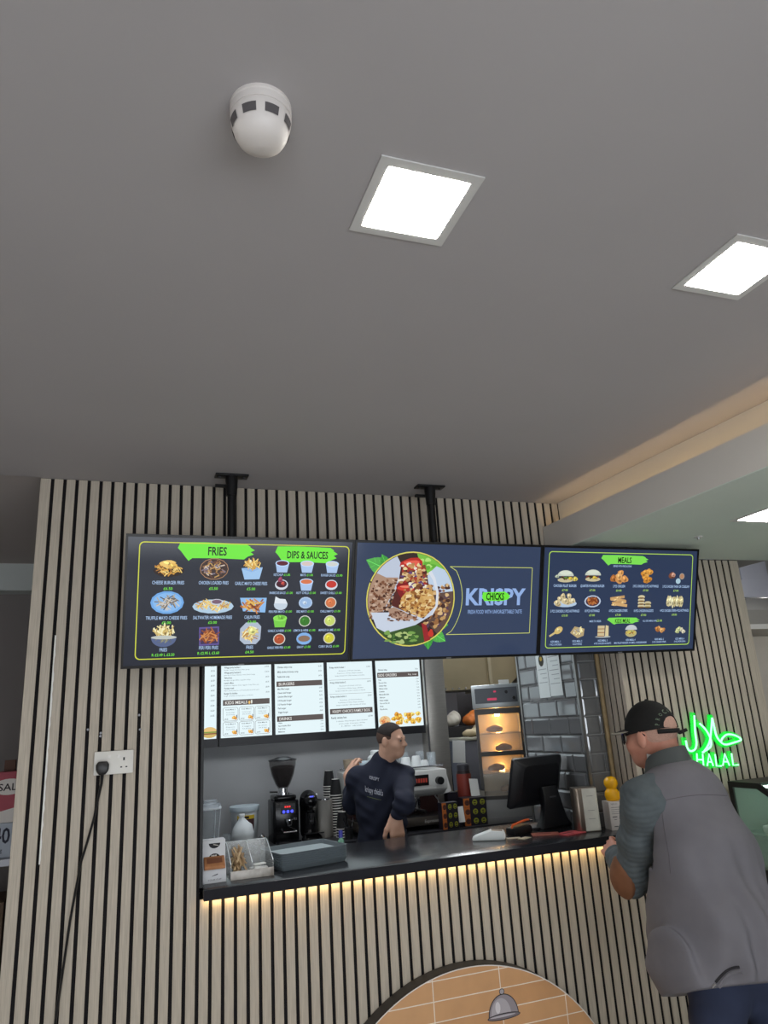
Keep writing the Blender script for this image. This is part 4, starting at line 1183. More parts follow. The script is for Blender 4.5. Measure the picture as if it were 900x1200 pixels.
for i in range(7):
    o = obj('sugar_sachet', MB().prism(rrect(-.03, .03, -.014, .014, .004, 2), -.0035, .0035, 'z'), sach, bevel=.003, seg=1)
    o.location = (.535 + .043 + rr.uniform(-.008, .008), 3.365 + .03 + (i % 4) * .03, ZT + .008 + .0075 * (i // 2) + i * .001)
    o.rotation_euler = (0, 0, rr.uniform(-.3, .3))
    setp(o, 'white paper sugar sachet in the right half of the clear organiser', 'sachet', 'sachets in the organiser')

# stack of grey trays
tray_m = mat('grey_tray', (108, 118, 124), .4)
tray_in = mat('tray_floor_sheen', (172, 186, 190), .35)  # reflection on the tray floor is put into this paler colour
def tray_mesh():
    m = MB(); L, W, H = .17, .132, .020
    rings = [(L - .014, W - .014, 0, .012), (L - .014, W - .014, .0, .012), (L, W, H, .026), (L - .007, W - .007, H, .022), (L - .018, W - .018, .003, .012)]
    pts = []
    for a, b, z, r in rings:
        pts.append([(x, y, z) for x, y in rrect(-a, a, -b, b, max(r, .006), 4)])
    n = len(pts[0]); vs = [q for p_ in pts[1:] for q in p_]; fs = [tuple(range(n - 1, -1, -1))]
    for k in range(3):
        for i in range(n):
            j = (i + 1) % n; fs.append((k * n + i, k * n + j, (k + 1) * n + j, (k + 1) * n + i))
    fs.append(tuple(3 * n + i for i in range(n)))
    m.use(tray_m); m.add(vs, fs[:-1]); k0 = len(m.v) - len(vs)
    m.use(tray_in); m.f.append(tuple(k0 + 3 * n + i for i in range(n))); m.m.append(m.cur)
    return mesh_from('serving_tray', m, None, smooth=30)
tm = tray_mesh()
ORD = ['topmost', 'second', 'third', 'fourth', 'fifth', 'sixth', 'seventh', 'eighth', 'ninth', 'tenth', 'eleventh', 'twelfth', 'thirteenth', 'fourteenth', 'fifteenth', 'sixteenth', 'seventeenth', 'eighteenth', 'nineteenth']
for i in range(7):
    o = obj('serving_tray', tm, loc=(.803, 3.560, ZT + .0003 + i * .0085)); o.rotation_euler = (0, 0, R_(13))
    setp(o, 'grey plastic serving tray, topmost of the stack' if i == 6 else 'grey plastic serving tray, %s from the top of the stack' % ORD[6 - i], 'tray', 'stack of grey trays')

# sanitiser bottle
t = thing('spray_bottle', 'slim clear bottle with a blue cap beside the trays', 'bottle', (.985, 3.555, ZT))
obj('bottle', MB().lathe([(0, 0), (.014, 0), (.015, .004), (.015, .078), (.009, .086), (.009, .09), (0, .09)], n=18), mat('green_clear', (150, 206, 180), .1, alpha=.55), t)
obj('label_wrap', MB().lathe([(.0153, .015), (.0153, .055)], n=18), mat('pale_label', (206, 222, 206), .6), t)
obj('cap', MB().lathe([(0, .0902), (.010, .0902), (.010, .118), (.008, .122), (0, .122)], n=16), mat('blue_cap', (52, 56, 150), .4), t)

# card terminals
t = thing('card_terminal', 'white card payment terminal lying on the counter', 'card terminal', (1.765, 3.55, ZT), R_(-28))
obj('body', MB().prism([(-.085, 0), (.075, 0), (.082, .014), (.075, .040), (.01, .046), (-.07, .022), (-.088, .012)], -.038, .038, 'y'), mat('terminal_white', (214, 220, 220), .4), t, bevel=.007)
obj('screen', MB().add([(.012, -.028, .0467), (.066, -.028, .0418), (.066, .028, .0418), (.012, .028, .0467)], [(0, 1, 2, 3)]), black_plastic, t, smooth=0)
t = thing('barcode_terminal', 'black handheld terminal with an orange handle strap by the till', 'card terminal', (1.965, 3.60, ZT), R_(12))
obj('body', MB().prism([(-.065, 0), (.06, 0), (.064, .034), (.05, .044), (-.062, .036)], -.035, .035, 'y'), black_plastic, t, bevel=.006)
obj('strap', MB().tube([(-.066, -.02, .038), (-.062, -.025, .052), (-.03, -.025, .058), (.03, -.02, .066), (.06, -.018, .066)], [.005, .006, .006, .006, .004], 8), mat('orange_strap', (206, 92, 40), .5), t)
obj('clip', MB().tube([(.058, -.018, .066), (.075, -.018, .062)], .007, 8), chrome, t)

# till monitor seen from behind
t = thing('till_monitor', 'black point of sale till monitor seen from behind', 'till', (2.175, 3.73, ZT), R_(14))
M_ = Matrix.Translation((0, 0, .235)) @ Matrix.Rotation(R_(17), 4, 'X')
mm_ = MB()
W_, H_ = .185, .135
ringf = rrect(-W_, W_, -H_, H_, .012, 3); ringb = rrect(-W_ + .012, W_ - .012, -H_ + .012, H_ - .012, .02, 3); ringc = rrect(-W_ + .05, W_ - .05, -H_ + .05, H_ - .03, .03, 3)
n = len(ringf)
vs = [(x, .022, z) for x, z in ringf] + [(x, .004, z) for x, z in ringf] + [(x, -.012, z) for x, z in ringb] + [(x, -.034, z) for x, z in ringc]
fs = [tuple(range(n))] + [(k * n + i, k * n + (i + 1) % n, (k + 1) * n + (i + 1) % n, (k + 1) * n + i) for k in range(3) for i in range(n)] + [tuple(3 * n + i for i in range(n))]
till_m = mat('till_plastic', (22, 23, 27), .38)
obj('rear_case', MB().add(vs, fs).xform(M_), till_m, t, smooth=25)
obj('screen_glass', MB().box(-W_ + .01, W_ - .01, .0222, .0235, -H_ + .01, H_ - .01).xform(M_), mat('till_glass', (10, 11, 14), .1), t, smooth=0)
# stand: broad curved neck flaring to a wide foot
sec = [(-.04, .055, .21, .030), (-.055, .062, .15, .030), (-.060, .074, .09, .034), (-.062, .092, .04, .04), (-.070, .112, .006, .06), (-.070, .115, .0, .06)]
vs = []; fs = []
for yc, hw, z, dp in sec:
    vs += [(-hw, yc - .012, z), (hw, yc - .012, z), (hw * .9, yc + dp, z), (-hw * .9, yc + dp, z)]
for k in range(len(sec) - 1):
    for i in range(4):
        j = (i + 1) % 4; fs.append((k * 4 + i, k * 4 + j, k * 4 + 4 + j, k * 4 + 4 + i))
fs += [(3, 2, 1, 0), tuple((len(sec) - 1) * 4 + i for i in range(4))]
obj('stand', MB().add(vs, fs).xform(Matrix.Translation((.045, 0, 0))), till_m, t, bevel=.008)
obj('foot', MB().prism(rrect(-.10, .135, -.055, .10, .02, 3), .0, .010, 'z'), till_m, t, bevel=.003)
obj('port_cover', MB().box(-.024, .024, -.0012, 0, -.004, .004).xform(Matrix.Translation((.045, -.0695, .155)) @ Matrix.Rotation(R_(-8), 4, 'X')), mat('port_grey', (76, 76, 80), .4), t, smooth=0)

# leaflets
for i, (x, y, rz, c, lab, cat) in enumerate(((2.17, 3.44, .25, (172, 66, 70), 'red folded leaflet lying in front of the steel dispenser', 'leaflet'), (2.06, 3.50, -.4, (150, 84, 70), 'brownish printed leaflet on the counter under the till', 'leaflet'), (1.92, 3.47, .5, (186, 172, 150), 'pale receipt slip on the counter by the terminals', 'receipt'), (1.88, 3.51, -.3, (176, 160, 140), 'creased cream receipt slip nearest the white terminal', 'receipt'))):
    hw, hh = (.07, .045) if i < 2 else (.035, .02)
    m = MB().use(mat('leaflet_%d' % i, c, .6)).prism([(-hw, -hh), (hw, -hh), (hw, hh), (-hw, hh)], 0, .0035 if i < 2 else .001, 'z')
    if i < 2:
        m.use(ink((92, 30, 34))); m.poly([(-.05, -.03, .0037), (.0, -.03, .0037), (.0, -.022, .0037), (-.05, -.022, .0037)]); m.poly([(-.05, .0, .0037), (.03, .0, .0037), (.03, .02, .0037), (-.05, .02, .0037)])
    o = obj('leaflet' if i < 2 else 'receipt', m, None, loc=(x, y, ZT + .0004), rotz=rz, smooth=0)
    setp(o, lab, cat)

# steel napkin dispenser
t = thing('napkin_dispenser', 'brushed steel napkin dispenser with a white paper label on one side', 'dispenser', (2.292, 3.462, ZT), R_(-18))
obj('casing', MB().prism(rrect(-.062, .062, -.045, .045, .022, 5), 0, .212, 'z'), mat('warm_steel', (150, 138, 126), .3, metal=.9), t, smooth=30, bevel=.002)
m = MB(); ring = [p_ for p_ in rrect(-.0628, .0628, -.0458, .0458, .0225, 5)]
sel = [(-.020, -.0458)] + [(x, y) for x, y in ring if (y < .02 and x > .0)]
sel = sorted(sel, key=lambda p_: (p_[0] - .0) if p_[1] < -.04 else 1 + p_[1])
k = len(sel); m.add([(x, y, .004) for x, y in sel] + [(x, y, .208) for x, y in sel], [(i, i + 1, k + i + 1, k + i) for i in range(k - 1)])
obj('paper_label', m, mat('scuffed_label', (214, 214, 206), .6, noise=.1, nscale=14), t, smooth=30)
m = MB()
for z in (.06, .10, .17): m.box(.0, .035, -.0466, -.0464, z, z + .002)
obj('label_marks', m, ink((140, 140, 140)), t, smooth=0)

# charity box and plain yellow money box
t = thing('charity_box', 'small white printed collection box at the right end of the counter', 'collection box', (2.432, 3.405, ZT), R_(-14))
obj('carton', MB().box(-.045, .045, -.045, .045, 0, .136), mat('charity_card', (206, 200, 196), .6), t, bevel=.001)
m = MB()
m.use(ink((60, 60, 66))); put_text(m, 'THANK YOU', -.018, .126, .006, .035, -.0458)
for i in range(4): m.box(-.036, .022 - .006 * (i % 2), -.0460, -.0456, .108 - i * .010, .1095 - i * .010)
m.box(-.034, -.008, -.0460, -.0456, .062, .066); m.box(-.026, -.012, -.0460, -.0456, .050, .052); m.box(.002, .024, -.0460, -.0456, .052, .060); m.box(-.03, -.01, -.0460, -.0456, .016, .02); m.box(.016, .04, -.0460, -.0456, .010, .014)
m.use(ink((190, 70, 90))); m.box(.034, .038, -.0461, -.0456, .075, .125)
obj('print', m, None, t, smooth=0)
t = thing('money_box', 'plain glossy yellow rounded plastic money box on the white collection box', 'money box', (2.435, 3.41, ZT + .1365))
obj('body', MB().lathe([(0, 0), (.030, 0), (.036, .008), (.040, .026), (.037, .044), (.028, .056), (.025, .060), (.030, .068), (.036, .082), (.035, .098), (.026, .112), (.012, .119), (0, .120)], n=24), mat('yellow_plastic', (238, 176, 18), .25), t)
obj('coin_slot', MB().box(-.010, .010, -.0008, .0008, .1185, .1206), black_plastic, t, smooth=0)

# ============================================================ BACK COUNTER
BC = .94
t = thing('back_counter', 'dark back counter carrying the coffee machines along the grey wall', 'counter', (0, 0, 0))
obj('carcass', MB().box(.32, 3.2, 4.76, 5.31, 0, BC - .035), mat('carcass_black', (26, 26, 28), .5), t, smooth=0)
obj('worktop', MB().box(.31, 3.22, 4.70, 5.315, BC - .0349, BC), mat('back_worktop', (40, 40, 44), .3), t, bevel=.002)
steel_col = struct('trim_2', MB().box(2.152, 2.318, 5.19, 5.319, BC + .001, 2.619), steel, 'tall stainless steel clad pier beside the menu boards', 'pier', bevel=.002)
obj('corner_strip', MB().box(2.146, 2.158, 5.182, 5.194, BC + .01, 2.60), mat('corner_metal', (150, 150, 150), .3, metal=.9), steel_col)

# blender jar
t = thing('blender', 'clear blender jar with a black handle at the left end of the back counter', 'blender', (.515, 4.86, BC))
obj('base', MB().lathe([(0, 0), (.07, 0), (.07, .02), (.055, .07), (0, .07)], n=20), black_plastic, t)
jar = [(.045, .071), (.050, .09), (.062, .24), (.066, .26), (.063, .26), (.058, .24), (.046, .092), (.041, .075)]
jar_m = mat('jar_plastic', (214, 224, 230), .06, alpha=.16)
obj('jar', MB().lathe([(0, .071)] + jar + [(0, .075)], n=20), jar_m, t)
obj('lid', MB().lathe([(0, .2605), (.066, .2605), (.064, .285), (.045, .29), (.045, .305), (0, .31)], n=20), mat('lid_clear', (206, 216, 224), .1, alpha=.35), t)
obj('jar_rim_glints', MB().lathe([(.060, .252), (.068, .252), (.068, .262), (.060, .262)], n=24).tube([(.047, -.02, .08), (.060, -.024, .25)], .002, 6).tube([(.02, -.046, .08), (.026, -.058, .25)], .002, 6), mat('rim_glint', (226, 232, 236), .2), t)  # rim, plus pale tubes that model the clear jar's highlights
obj('handle', MB().tube([(-.055, -.03, .22), (-.08, -.05, .20), (-.085, -.05, .14), (-.055, -.03, .10)], .010, 8), black_plastic, t)
# bucket with label
t = thing('plastic_bucket', 'white plastic bucket with a brown and yellow label behind the milk bottle', 'bucket', (.765, 5.12, BC))
obj('pail', MB().lathe([(0, 0), (.078, 0), (.082, .006), (.090, .20), (0, .20)], n=28), mat('pail_white', (206, 212, 216), .4), t)
obj('lid', MB().lathe([(0, .2005), (.097, .2005), (.098, .203), (.098, .228), (.094, .232), (0, .232)], n=28), mat('lid_pale', (196, 210, 218), .4), t)
lab = MB()
def band(mb, r0, r1, z0, z1, a0, a1, mt):
    mb.use(mt); vs = []; N = 9
    for z, r in ((z0, r0), (z1, r1)):
        for i in range(N):
            a = R_(a0 + (a1 - a0) * i / (N - 1)); vs.append((r * math.cos(a), r * math.sin(a), z))
    mb.add(vs, [(i, i + 1, N + i + 1, N + i) for i in range(N - 1)])
band(lab, .0865, .0895, .07, .155, -130, -55, ink((62, 34, 38))); band(lab, .0895, .0908, .155, .178, -130, -55, ink((206, 176, 40)))
band(lab, .0902, .0912, .158, .172, -112, -80, ink((40, 30, 24)))
obj('label', lab, None, t, smooth=30)
# milk bottle
t = thing('milk_bottle', 'translucent white plastic milk bottle with a handle on the back counter', 'bottle', (.705, 4.80, BC))
milk = mat('milk_plastic', (206, 212, 214), .4)
me = sdf_mesh('bottle', [('c', (0, 0, .055), (0, 0, .10), .062, .062, .02), ('c', (0, 0, .10), (-.005, 0, .178), .055, .020, .04), ('c', (.045, 0, .05), (.052, 0, .10), .012, .011, .01), ('c', (.052, 0, .10), (.045, 0, .14), .011, .011, .012), ('c', (.045, 0, .14), (.01, 0, .165), .011, .012, .015)], .005, milk, post=lambda D, X, Y, Z: np.maximum(D, -Z))
obj('bottle', me, parent=t)
obj('cap', MB().lathe([(0, .196), (.019, .196), (.019, .212), (.017, .214), (0, .214)], (-.005, 0, 0), 16), mat('cap_white', (220, 224, 226), .4), t)
# tumbler
t = thing('glass_tumbler', 'small clear glass tumbler between blender jar and bucket', 'glass', (.632, 4.98, BC))
obj('glass', MB().lathe([(0, 0), (.024, 0), (.030, .085), (.028, .085), (.022, .006), (0, .006)], n=18), jar_m, t)
# tamper / metal scoop
t = thing('coffee_tamper', 'small shiny metal coffee tamper right of the milk bottle', 'tamper', (.835, 4.86, BC))
obj('base', MB().lathe([(0, 0), (.026, 0), (.026, .014), (.010, .022), (.008, .03), (0, .03)], n=16), chrome, t)
obj('handle', MB().lathe([(0, .0301), (.009, .0301), (.012, .05), (.015, .066), (.010, .078), (0, .082)], n=14), chrome, t)

# coffee grinder with tall hopper
gl = mat('gloss_black', (12, 12, 14), .2)
t = thing('coffee_grinder', 'tall black coffee grinder with a smoked bean hopper and blue lit display', 'coffee grinder', (1.005, 5.02, BC))
obj('housing', MB().prism(rrect(-.085, .085, -.10, .11, .02, 4), .0, .255, 'z'), gl, t, bevel=.008)
obj('shoulder', MB().prism(rrect(-.075, .075, -.09, .09, .03, 4), .2551, .285, 'z'), gl, t, bevel=.01)
obj('collar', MB().lathe([(0, .2855), (.045, .2855), (.045, .298), (.032, .30), (.032, .325), (0, .325)], n=24), chrome, t)
hop = [(.034, .3255), (.050, .35), (.075, .41), (.089, .47), (.091, .498), (.088, .498), (.086, .47), (.072, .412), (.047, .352), (.030, .33)]
obj('hopper', MB().lathe(hop, n=28), mat('smoked_clear', (70, 66, 66), .08, alpha=.30), t)
obj('beans', MB().lathe([(0, .332), (.028, .332), (.045, .354), (.069, .412), (.081, .455), (.06, .466), (0, .47)], n=28), mat('coffee_beans', (34, 22, 20), .6, noise=.5, nscale=90, bump=.6), t)
obj('hopper_lid', MB().lathe([(0, .4985), (.094, .4985), (.095, .506), (.06, .514), (.04, .522), (0, .524)], n=28), mat('smoked_lid', (34, 34, 38), .2), t)
obj('lever', MB().tube([(-.04, -.02, .305), (-.095, -.03, .31)], .005, 8), chrome, t)
obj('display', MB().box(-.038, .058, -.1025, -.1005, .175, .235), mat('grinder_panel', (10, 10, 16), .3), t, smooth=0)
m = MB()
for i in range(3):
    m.use(glow((60, 70, 255), 2.5)); m.poly([(x, -.1030, z) for x, z in ellp(-.018 + i * .027, .188, .009, .009, n=12)])
for i in range(3):
    m.use(glow((220, 50, 50), 1.5)); m.box(-.012 + i * .014, -.002 + i * .014, -.1032, -.1028, .212, .222)
obj('lit_buttons', m, None, t, smooth=0)
obj('spout', MB().lathe([(0, 0), (.016, 0), (.024, .03), (.022, .04), (0, .04)], (.012, -.125, .105), 16), chrome, t)
obj('fork', MB().tube([(-.03, -.10, .075), (-.03, -.16, .072), (.05, -.16, .072), (.05, -.10, .075)], .005, 8), chrome, t)
obj('dosing_knob', MB().lathe([(0, 0), (.012, 0), (.012, .015), (0, .015)], (.055, -.11, .135), 12), chrome, t)
obj('tray', MB().prism(rrect(-.08, .08, -.19, -.10, .02, 3), 0.0, .018, 'z'), gl, t, bevel=.003)
# second grinder
t = thing('on_demand_grinder', 'shorter rounded black grinder between the tall grinder and the steel jug', 'coffee grinder', (1.172, 4.98, BC))
me = sdf_mesh('housing', [('c', (0, .03, .05), (0, .03, .20), .058, .058, .02), ('c', (0, -.02, .235), (0, .03, .245), .052, .056, .03), ('c', (-.03, -.05, .0), (.03, -.05, .0), .04, .04, .02)], .006, gl, post=lambda D, X, Y, Z: np.maximum(D, -Z))
obj('housing', me, parent=t)
obj('badge', MB().box(-.012, .012, -.074, -.072, .262, .27), glow((90, 100, 255), 1.2), t, smooth=0)
obj('nozzle', MB().lathe([(0, .10), (.014, .10), (.02, .16), (0, .16)], (0, -.045, 0), 14), dark_steel, t)
obj('emblem', MB().box(-.010, .010, -.062, -.060, .11, .125).xform(Matrix.Translation((0, 0, 0))), chrome, t, smooth=0)
obj('drip_grid', MB().box(-.05, .07, -.10, -.03, .042, .048), chrome, t, smooth=0)
# steel canister
t = thing('steel_canister', 'tall polished steel milk canister next to the cup stacks', 'canister', (1.282, 5.00, BC))
obj('body', MB().lathe([(0, 0), (.050, 0), (.052, .004), (.052, .225), (.054, .23), (.05, .232), (0, .232)], n=28), mat('polished_steel', (214, 210, 202), .22, metal=.55), t)
obj('rim', MB().lathe([(.050, .2325), (.054, .2325), (.054, .240), (.050, .240)], n=28), chrome, t)
obj('spout', MB().tube([(-.045, -.01, .23), (-.06, -.015, .25), (-.058, -.015, .275)], .006, 8), chrome, t)

# paper cups: each nested cup is one object
cup_b = mat('cup_black', (20, 20, 22), .6); cup_w = mat('cup_white', (220, 218, 212), .6)
def cup_mesh():
    m = MB()
    m.use(cup_w).lathe([(0, .0), (.027, .0)], n=20); m.f.pop(); m.m.pop()
    m.use(cup_b).lathe([(.027, 0), (.0285, 0), (.0415, .098)], n=20); m.f.pop(); m.m.pop(); m.f.pop(); m.m.pop()
    m.use(cup_w).lathe([(.0415, .098), (.0437, .098), (.0440, .103), (.0400, .104), (.0275, .004), (0, .004)], n=20)
    return mesh_from('paper_cup', m, None, smooth=40)
cm = cup_mesh()
# stacks stand upside down: mouths down, base up
def cup_stack(x, y, n, z0, pitch, where):
    for i in range(n):
        o = obj('paper_cup', cm, loc=(x, y, z0 + .104 + i * pitch)); o.rotation_euler = (R_(180), 0, R_(rr.uniform(0, 30)))
        setp(o, ('upside-down black paper cup on top of the %s' % where) if i == n - 1 else 'black paper cup with white rim, %s from the top of the %s' % (ORD[n - 1 - i], where), 'paper cup', 'paper cups by the coffee machine')
cup_stack(1.360, 5.16, 19, BC + .001, .0165, 'rear left cup stack')
cup_stack(1.368, 5.02, 16, BC + .001, .0165, 'tall middle cup stack')
cup_stack(1.372, 4.90, 4, BC + .001, .0165, 'short front cup stack')
# stirring spoons in a holder
t = thing('spoon_holder', 'steel holder with spoons in front of the cup stacks', 'utensil holder', (1.382, 4.79, BC))
obj('pot', MB().lathe([(0, 0), (.026, 0), (.030, .07), (.028, .07), (.024, .004), (0, .004)], n=16), dark_steel, t)
for i in range(4):
    a = i * 1.6
    obj('spoon', MB().tube([(.01 * math.cos(a), .01 * math.sin(a), .01), (.034 * math.cos(a), .03 * math.sin(a), .125)], .0022, 6), chrome, t)

# ---------------- espresso machine
t = thing('espresso_machine', 'white two-group espresso machine with a red lit display', 'coffee machine', (1.78, 5.02, BC))
ew = mat('machine_white', (206, 206, 202), .35)
W2 = .335
obj('top_body', MB().prism([(-.20, .245), (-.20, .372), (.24, .385), (.24, .20), (-.12, .20)], -W2, W2, 'x'), ew, t, bevel=.008)
obj('cup_rail', MB().tube([(-W2 + .02, -.18, .395), (W2 - .02, -.18, .395), (W2 - .02, .22, .40), (-W2 + .02, .22, .40)], .005, 8, closed=True), chrome, t)
obj('rear_panel', MB().box(-W2 + .02, W2 - .02, -.05, .23, .05, .1995), mat('maroon_panel', (74, 48, 46), .3, metal=.4), t, smooth=0)
obj('drip_tray', MB().box(-W2, W2, -.24, .23, .028, .085), mat('tray_steel', (120, 112, 104), .35, metal=.9), t, bevel=.006)
obj('drip_grate', MB().box(-W2 + .02, W2 - .02, -.235, -.055, .0855, .089), dark_steel, t, smooth=0)
for sx_ in (-1, 1):
    for sy_ in (-.18, .18):
        obj('foot', MB().lathe([(0, 0), (.022, 0), (.018, .0278), (0, .0278)], (sx_ * .28, sy_, 0), 12), black_plastic, t)
obj('display', MB().box(.085, .195, -.203, -.2005, .275, .345), mat('panel_black', (14, 10, 10), .3), t, smooth=0)
m = MB()
for i in range(5): m.box(.098 + i * .018, .110 + i * .018, -.2042, -.2032, .295, .322)
obj('lit_digits', m, glow((120, 44, 36)), t, smooth=0)
obj('steam_knob', MB().tube([(.268, -.2005, .30), (.268, -.24, .30)], .026, 16), black_plastic, t)
for gx in (-.15, .12):
    obj('group_head', MB().lathe([(0, .13), (.032, .13), (.036, .15), (.036, .199), (0, .199)], (gx, -.11, 0), 18), chrome, t)
    obj('portafilter', MB().lathe([(0, .10), (.016, .10), (.034, .112), (.034, .1295), (0, .1295)], (gx, -.11, 0), 18).tube([(gx, -.14, .12), (gx + .02, -.25, .115)], .011, 10), mat('handle_black', (20, 18, 18), .4), t)
obj('steam_wand', MB().tube([(.25, -.16, .20), (.26, -.20, .17), (.265, -.21, .10)], .006, 8), chrome, t)
m = MB(); put_text(m, 'Espresso', .18, .056, .020, .10, -.2412)
obj('maker_lettering', m, mat('badge_silver', (190, 186, 180), .3), t, smooth=0)

# cups and glasses on the machine
cw = mat('china_white', (222, 226, 226), .3)
def china(name, label, x, y, prof, material, cat, group='crockery on the coffee machine'):
    o = obj(name, MB().lathe(prof, n=20), material, loc=(x, y, BC + .386))
    return setp(o, label, cat, group)
cupp = [(0, 0), (.036, 0), (.037, .004), (.026, .058), (.022, .062), (0, .062)]       # upturned
china('coffee_cup', 'upturned white cup left of the small cup, behind the worker', 1.865, 4.95, [(a * 1.15, b * 1.2) for a, b in cupp], cw, 'cup')
china('coffee_cup', 'upturned white cup in the middle of the row on the machine', 1.935, 4.93, [(a * 1.1, b * 1.3) for a, b in cupp], cw, 'cup')
china('coffee_cup', 'small upturned white cup beside the ribbed glasses', 1.985, 4.90, [(a * .85, b * .8) for a, b in cupp], cw, 'cup')
gprof = [(0, 0), (.030, 0), (.032, .085), (.029, .085), (.027, .006), (0, .006)]
for i, (x, y, h) in enumerate(((2.05, 4.92, 1.1), (2.005, 5.03, 1.25), (2.09, 5.03, 1.1))):
    china('ribbed_glass', 'clear ribbed glass on the machine, %s of three' % ('nearest', 'tallest', 'rightmost')[i], x, y, [(a, b * h) for a, b in gprof], jar_m, 'glass')
china('mixing_bowl', 'pale blue-white bowl on the left of the coffee machine', 1.575, 5.05, [(0, 0), (.062, 0), (.068, .01), (.066, .06), (.05, .068), (0, .068)], mat('pale_blue', (190, 206, 216), .35), 'bowl')
china('mixing_bowl', 'larger white bowl stacked at the worker shoulder on the machine', 1.69, 5.10, [(0, 0), (.058, 0), (.06, .05), (.055, .085), (.04, .10), (0, .10)], cw, 'bowl')
china('tea_pot_lid', 'round white lid topping the bowls behind the worker', 1.69, 5.10, [(0, .1005), (.034, .1005), (.034, .125), (.026, .132), (0, .132)], cw, 'lid')
china('brown_paper_cup', 'crumpled brown paper cup at the far left of the coffee machine', 1.475, 5.05, [(0, 0), (.026, 0), (.038, .085), (.036, .085), (.024, .004), (0, .004)], mat('brown_cup', (176, 160, 138), .7, noise=.15, nscale=30), 'paper cup')
china('ribbed_glass', 'clear glass behind the white cups on the machine', 1.90, 5.10, [(a * 1.3, b * 1.2) for a, b in gprof], jar_m, 'glass')

# ---------------- patterned cartons, flask, papers right of the machine
pk = mat('carton_black', (26, 22, 34), .5)
def carton(label, x, y, w, d, h, rz, rows, cols):
    t = thing('takeaway_carton', label, 'carton', (x, y, BC), rz, 'patterned takeaway cartons')
    obj('box', MB().box(-w / 2, w / 2, -d / 2, d / 2, 0, h), pk, t, smooth=0)
    m = MB()
    for r_ in range(rows):
        for c_ in range(cols):
            x_ = -w / 2 + (c_ + .5) * w / cols; z_ = (r_ + .5) * h / rows
            col = (206, 124, 56) if c_ == 0 else (146, 150, 40)
            if c_ == 0:
                m.use(ink((188, 104, 44))); m.poly([(x_ - w / cols * .48, -d / 2 - .0006, z_ - h / rows * .49), (x_ + w / cols * .3, -d / 2 - .0006, z_ - h / rows * .49), (x_ + w / cols * .3, -d / 2 - .0006, z_ + h / rows * .49), (x_ - w / cols * .48, -d / 2 - .0006, z_ + h / rows * .49)])
                m.use(ink((96, 50, 30)))
            else:
                m.use(ink(col))
            m.poly([(a, -d / 2 - .0010, b) for a, b in ellp(x_, z_, w / cols * .34, h / rows * .32, n=10)])
            m.use(ink((60, 40, 40))); m.poly([(a, -d / 2 - .0014, b) for a, b in ellp(x_, z_ + .004, w / cols * .2, h / rows * .07, n=8)]); m.poly([(a, -d / 2 - .0014, b) for a, b in ellp(x_, z_ - .010, w / cols * .16, h / rows * .07, n=8)])
    obj('pattern_print', m, None, t, smooth=0, recalc=False)
    return t
carton('black carton with green and orange emblems, right of the two', 2.275, 4.80, .165, .12, .175, R_(-6), 3, 3)
carton('black carton with orange side stripe tucked beside the coffee machine', 2.065, 4.738, .12, .06, .165, R_(3), 3, 3)
for i, (x, y, z, w, h, tilt, rz, lab) in enumerate(((2.32, 4.82, BC + .1755, .075, .115, -14, .2, 'white sheet standing on the right patterned carton'), (2.155, 4.735, BC + .03, .055, .10, -16, -.3, 'white card leaning on the left patterned carton'), (2.16, 4.96, BC + .20, .09, .12, -6, .1, 'white paper propped behind the left carton'))):
    o = obj('paper_sheet', MB().box(-w / 2, w / 2, 0, .0015, 0, h), paper, loc=(x, y, z), smooth=0); o.rotation_euler = (R_(tilt), R_(6 - 9 * i), rz)
    setp(o, lab, 'paper', 'loose white papers')
obj('carton_support', MB().box(-.04, .04, -.03, .03, 0, .20), pk, setp(thing('stacked_carton', 'plain dark carton behind the patterned ones', 'carton', (2.205, 4.985, BC)), kind=None), smooth=0)
t = thing('vacuum_flask', 'dark flask with a red band standing behind the cartons', 'flask', (2.31, 4.97, BC), 0)
obj('body', MB().lathe([(0, 0), (.050, 0), (.052, .30), (.045, .34), (0, .34)], n=22), mat('flask_dark', (44, 36, 38), .4), t)
obj('band', MB().lathe([(.0525, .16), (.0535, .17), (.0535, .31), (.0525, .318)], n=22), mat('flask_red', (126, 50, 40), .45), t)
obj('cap', MB().lathe([(0, .3405), (.044, .3405), (.046, .375), (.036, .385), (0, .387)], n=22), mat('flask_cap', (58, 58, 64), .4), t)
o = obj('menu_card', MB().box(-.03, .03, -.001, .001, 0, .20), mat('card_grey', (150, 146, 136), .7), loc=(2.395, 4.88, BC + .001), rotz=.3, smooth=0); o.rotation_euler = (R_(-8), R_(8), .3)
setp(o, 'greyish card standing between flask and heated cabinet', 'card')
o = obj('cardboard_box', MB().box(-.075, .075, -.06, .06, 0, .18), mat('kraft_box', (150, 132, 96), .7), loc=(2.44, 5.20, BC), rotz=.1, bevel=.002)
setp(o, 'tan cardboard box beside the heated cabinet', 'box')

